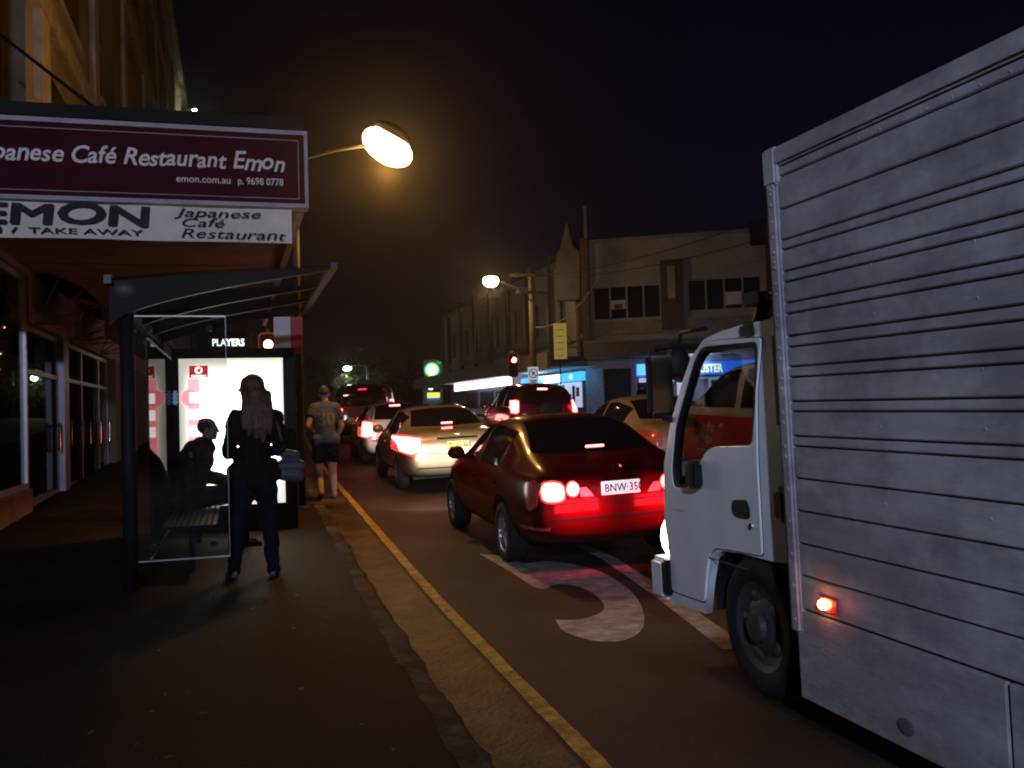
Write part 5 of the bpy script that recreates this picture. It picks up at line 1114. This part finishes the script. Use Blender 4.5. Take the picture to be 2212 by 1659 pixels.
def hand(w, d, n, side=1, curl=.5):
    """palm, four fingers of unequal length and a side thumb; d points along the fingers, n out of the back of the hand"""
    w = V(w); d = V(d).normalized(); n = V(n); n = (n-d*n.dot(d)).normalized(); s = d.cross(n)*side; out = []
    for k in (-1.1, -.35, .35, 1.1): out.append(('c', w+s*.012*k, w+d*.075+s*.02*k, .014, .013))
    for k, ln in zip((1.1, .35, -.35, -1.1), (.068, .078, .072, .056)):
        a = w+d*.08+s*.02*k; b = a+d*ln*.5-n*ln*.25*curl; c = b+d*ln*.35*(1-curl*.5)-n*ln*.5*curl; out += [('c', a, b, .0095, .009), ('c', b, c, .009, .0075)]
    a = w+d*.02+s*.022; b = a+d*.03+s*.028; out += [('c', a, b, .012, .0105), ('c', b, b+d*.028+s*.004-n*.008, .0105, .008)]
    return out
def head(c, look, k=1.0):
    """skull, jaw, nose, brow, lips and ears; look is the facing direction"""
    c = V(c); f = V(look).normalized(); s = V((f.y, -f.x, 0)).normalized(); u = s.cross(f); yaw = math.atan2(f.y, f.x)
    P_ = lambda a, b, z: c + f*a*k + s*b*k + u*z*k
    o = [('e', P_(-.012, 0, .025), (.098*k, .076*k, .098*k), (0, 0, yaw)), ('e', P_(.03, 0, -.03), (.066*k, .06*k, .085*k), (0, 0, yaw)), ('c', P_(.075, 0, -.092), P_(.06, 0, -.085), .022*k, .03*k),
         ('c', P_(.09, 0, .012), P_(.112, 0, -.022), .010*k, .014*k), ('c', P_(.088, -.03, .022), P_(.088, .03, .022), .012*k, .012*k), ('c', P_(.088, -.014, -.055), P_(.088, .014, -.055), .011*k, .011*k), ('c', P_(.085, -.012, -.068), P_(.085, .012, -.068), .010*k, .010*k)]
    for q in (-1, 1): o += [('e', P_(-.008, q*.078, -.01), (.024*k, .012*k, .034*k), (0, 0, yaw)), ('e', P_(.05, q*.045, -.03), (.03*k, .022*k, .025*k), (0, 0, yaw))]
    return o
def piece(t, name, prims, m, vox=.014, sm=5): return link(name, flesh(prims, vox, sm, .008 if name == 'jersey' else .035 if name in ('jacket', 'trousers', 'shorts') else .02 if name == 'hair' else 0), m, t, True)
def grow(prims, d): return [(p[0], p[1], p[2], p[3]+d, p[4]+d) if p[0] == 'c' else p for p in prims]

# --- woman waiting, seen from behind, head turned left
wx, wy = .12, 9.0
t = thing('person', 'standing woman with long brown hair, dark jacket and jeans, before the glowing poster box', 'person', (wx, wy, .155))
HC = (.025, .02, 1.725)
torso = chain([(.04, 0, .90), (.045, 0, 1.06), (.05, 0, 1.26), (.05, .0, 1.40)], [.135, .112, .125, .115]) + [('e', V((.045, 0, .95)), (.175, .12, .14)), ('e', V((.05, .0, 1.36)), (.165, .10, .16)), ('c', V((-.115, 0, 1.455)), V((.215, 0, 1.455)), .062, .062)]
neck = chain([(.05, 0, 1.45), (.035, .01, 1.62)], [.058, .05])
larm = chain([(-.13, 0, 1.45), (-.185, -.02, 1.14), (-.03, .17, 1.13)], [.054, .046, .032]); rarm = chain([(.235, 0, 1.45), (.27, -.02, 1.16), (.17, .2, 1.12)], [.054, .046, .032])
lleg = chain([(-.05, 0, .88), (-.115, .015, .48), (-.155, -.02, .09)], [.102, .066, .045]); rleg = chain([(.13, 0, .88), (.165, .015, .48), (.19, -.02, .08)], [.102, .066, .045])
lfoot = chain([(-.155, -.03, .06), (-.20, .12, .035)], [.042, .034]); rfoot = chain([(.19, -.03, .05), (.215, .12, .03)], [.042, .034])
piece(t, 'body', torso+neck+head(HC, (-1, .25, -.03))+larm+rarm+lleg+rleg+lfoot+rfoot+hand((-.03, .17, 1.13), (.8, .5, .05), (0, -.4, 1), -1, .8)+hand((.17, .2, 1.12), (-.8, .4, .05), (0, -.4, 1), 1, .8), 'skin', .009, 3)
piece(t, 'jacket', grow(torso+larm+rarm, .014)+[('e', V((.045, 0, .96)), (.19, .135, .15)), ('e', V((.05, 0, 1.36)), (.178, .115, .165))]+chain([(-.09, .0, .96), (.18, 0, .96)], [.12, .12])+chain([(.0, 0, 1.5), (.09, 0, 1.5)], [.06, .06]), 'cloth_black', .013)
piece(t, 'trousers', grow(lleg+rleg, .013)+[('e', V((.045, 0, .91)), (.185, .132, .12))]+chain([(-.155, -.02, .14), (-.158, -.02, .07)], [.056, .06])+chain([(.19, -.02, .12), (.192, -.02, .06)], [.056, .06]), 'denim', .013)
for f_ in (lfoot, rfoot): piece(t, 'shoe', [(p[0], p[1]-V((0, 0, .008)), p[2]-V((0, 0, .008)), p[3]+.004, p[4]+.004) for p in f_], 'shoe', .009, 3)
hair = [('e', V((.038, .0, 1.745)), (.114, .100, .108)), ('e', V((.06, -.02, 1.66)), (.105, .092, .14)), ('e', V((.065, -.045, 1.55)), (.115, .07, .13))]
random.seed(11)
for k in range(15):
    a = k/14; x0 = -.05+.23*a; e = abs(a-.5)*2; zz = 1.19+.16*e*e+.05*random.random()
    hair += chain([(x0*.8+.02, -.03-.03*(1-e), 1.66), (x0+.005, -.085-.025*(1-e), 1.47), (x0+.01+.012*math.sin(k*2.1), -.105-.02*(1-e), 1.36), (x0+.015+.03*math.sin(k*1.7), -.118, zz)], [.04, .034, .026, .007])
piece(t, 'hair', hair, 'hair', .009, 3)
hb = thing('handbag', 'grey leather handbag hanging from the standing woman\'s right shoulder', 'handbag', (wx+.36, wy-.02, 1.15))
me = flesh([('c', V((-.07, 0, -.07)), V((.07, 0, -.09)), .06, .06), ('c', V((-.06, 0, .12)), V((.05, 0, .10)), .045, .045), ('c', V((-.08, 0, 0)), V((.09, 0, .0)), .06, .055)], .012, 5); link('bag_body', me, 'bag', hb, True)
mb = MB(); mb.tube([(-.07, .02, .13), (-.11, .05, .32), (-.14, .0, .52), (-.10, -.06, .34), (-.05, -.03, .13)], .012, 6); mb.build('strap', 'bag', hb, True)

# --- man on the bench leaning forward, facing the road
t = thing('person', 'seated man with a tan skullcap and dark patterned jacket leaning forward on the shelter bench', 'person', (-.5, 10.95, .18))
torso = chain([(.0, 0, .56), (.03, 0, .76), (.10, 0, .98), (.15, 0, 1.10)], [.155, .145, .15, .12]) + [('e', V((.10, 0, 1.0)), (.14, .20, .17), (0, .3, 0)), ('c', V((.13, -.17, 1.08)), V((.13, .17, 1.08)), .075, .075)]
neck = chain([(.16, 0, 1.10), (.20, 0, 1.22)], [.065, .06]); HC = (.215, 0, 1.31)
la = chain([(.13, .19, 1.08), (.16, .25, .80), (.40, .16, .74)], [.058, .05, .036]); ra = chain([(.13, -.19, 1.08), (.16, -.25, .80), (.40, -.14, .74)], [.058, .05, .036])
ll = chain([(.0, .1, .56), (.48, .13, .60), (.52, .13, .09)], [.105, .075, .05]); rl = chain([(.0, -.1, .56), (.50, -.13, .60), (.56, -.13, .09)], [.105, .075, .05])
lf = chain([(.50, .13, .05), (.68, .14, .03)], [.046, .036]); rf = chain([(.54, -.13, .05), (.72, -.14, .03)], [.046, .036])
piece(t, 'body', torso+neck+head(HC, (1, -.12, -.06), 1.0)+la+ra+ll+rl+lf+rf+hand((.40, .16, .74), (.8, -.5, -.1), (0, 0, 1), 1, .7)+hand((.40, -.14, .74), (.8, .5, -.1), (0, 0, 1), -1, .7), 'skin', .009, 3)
piece(t, 'jacket', grow(torso+la+ra, .018)+chain([(-.06, 0, .60), (.02, 0, .90), (.08, 0, 1.06)], [.20, .20, .15])+chain([(-.04, -.12, .8), (-.04, .12, .8)], [.15, .15])+chain([(.17, -.05, 1.15), (.17, .05, 1.15)], [.06, .06]), 'cloth_brown', .014)
piece(t, 'trousers', grow(ll+rl, .016)+[('e', V((0, 0, .57)), (.16, .19, .13))], 'denim', .014)
for f_ in (lf, rf): piece(t, 'shoe', grow(f_, .008), 'cloth_black', .01, 3)
c_ = V(HC); piece(t, 'hair', [('e', c_+V((-.025, 0, .03)), (.098, .082, .09))], 'hair_short', .01, 3)
piece(t, 'skullcap', [('e', c_+V((-.035, 0, .075)), (.075, .068, .05))], 'cap', .01, 3)

# --- man in a numbered jersey walking away
def walker(label, loc, tops, m_top, m_short, num=None, rot=0, bare=True):
    t = thing('person', label, 'person', loc, (0, 0, rot))
    torso = chain([(0, 0, .93), (0, .0, 1.1), (0, .02, 1.3), (0, .02, 1.40)], [.14, .135, .15, .12]) + [('e', V((0, .015, 1.27)), (.19, .12, .2)), ('c', V((-.16, .01, 1.41)), V((.16, .01, 1.41)), .07, .07)]
    neck = chain([(0, .02, 1.42), (0, .04, 1.55)], [.062, .055]); HC = (0, .06, 1.63)
    la = chain([(-.19, 0, 1.41), (-.27, -.06, 1.13), (-.18, .16, 1.05)], [.055, .045, .033]); ra = chain([(.19, 0, 1.41), (.25, .03, 1.12), (.22, .2, .98)], [.055, .045, .033])
    ll = chain([(-.09, 0, .9), (-.10, .10, .50), (-.10, -.10, .12)], [.095, .065, .044]); rl = chain([(.09, 0, .9), (.10, .03, .48), (.11, -.02, .08)], [.095, .065, .044])
    lf = chain([(-.10, -.11, .10), (-.10, .04, .03)], [.042, .034]); rf = chain([(.11, -.03, .05), (.12, .15, .03)], [.042, .034])
    piece(t, 'body', torso+neck+head(HC, (0, 1, -.1))+la+ra+ll+rl+lf+rf+hand((-.18, .16, 1.05), (.5, .8, 0), (0, 0, 1), -1)+hand((.22, .2, .98), (-.1, .8, -.5), (.9, 0, .3), 1), 'skin', .009, 3)
    top_ = grow(torso, .016)+[('e', V((0, .015, 1.27)), (.206, .138, .21)), ('c', V((-.1, 0, .92)), V((.1, 0, .92)), .13, .13)] + grow(chain([(-.17, 0, 1.41), (-.215, -.02, 1.30)], [.06, .06]), .014) + grow(chain([(.17, 0, 1.41), (.215, .01, 1.28)], [.06, .06]), .014)
    if not bare: top_ += grow(la+ra, .016)
    top = piece(t, 'jersey' if num else 'jacket', top_, m_top, .013)
    lo = [('e', V((0, 0, .87)), (.175, .14, .12))] + (grow(chain([(-.09, 0, .88), (-.10, .05, .66)], [.1, .105]), .014)+grow(chain([(.09, 0, .88), (.1, .015, .66)], [.1, .105]), .014) if bare else grow(ll+rl, .018))
    piece(t, 'shorts' if bare else 'trousers', lo, m_short, .013)
    for f_ in (lf, rf): piece(t, 'shoe', grow(f_, .008), 'shoe' if bare else 'cloth_black', .01, 3)
    piece(t, 'hair', [('e', V((0, .045, 1.66)), (.084, .10, .09))], 'hair_short', .01, 3)
    if num:
        bm = bmesh.new(); bm.from_mesh(top.data); bv = BVHTree.FromBMesh(bm); bm.free()
        me = text_mesh(num, .27, Matrix(), .001, 'CENTER', bold=.006)
        for v in me.vertices:
            h = bv.ray_cast(V((v.co.x, -3, 1.15+v.co.y)), V((0, 1, 0))); v.co = V((v.co.x, (h[0].y if h[0] else -.13)-.005-v.co.z, 1.15+v.co.y))
        link('number', me, 'jersey_num', top)
    return t
walker('man in a grey jersey numbered 30 and dark shorts walking away along the kerb', (1.33, 14.85, rise(14.85)+.135), None, 'jersey', 'cloth_black', '30', R(4))
q = P(1386, 832, 47.2); walker('dark clothed shopper standing outside the blue lit shop beside the mirror', (q.x, q.y, q.z-1.72), None, 'cloth_black', 'denim', None, R(-20), False)
q = P(1409, 836, 46.6); walker('brown clothed shopper outside the blue lit shop seen just beside the truck mirror', (q.x, q.y, q.z-1.72), None, 'cloth_brown', 'denim', None, R(60), False)

# ------------------------------------------------------------------ haze added to stand in for lamp glow
mb = MB(); mb.b2(-420, 420, -310, 910, -3, 40)
m, n, l, b = nodes('lamp glow haze'); n.remove(b); pv = n.new('ShaderNodeVolumePrincipled'); pv.inputs['Density'].default_value = .0008; pv.inputs['Anisotropy'].default_value = .9; pv.inputs['Color'].default_value = (.9, .85, .85, 1)
l.new(pv.outputs[0], n['Material Output'].inputs['Volume'])
hz_ = mb.build('haze', m); hz_['kind'] = 'stuff'; hz_['label'] = 'thin haze added to stand in for lens glow around the street lamps'
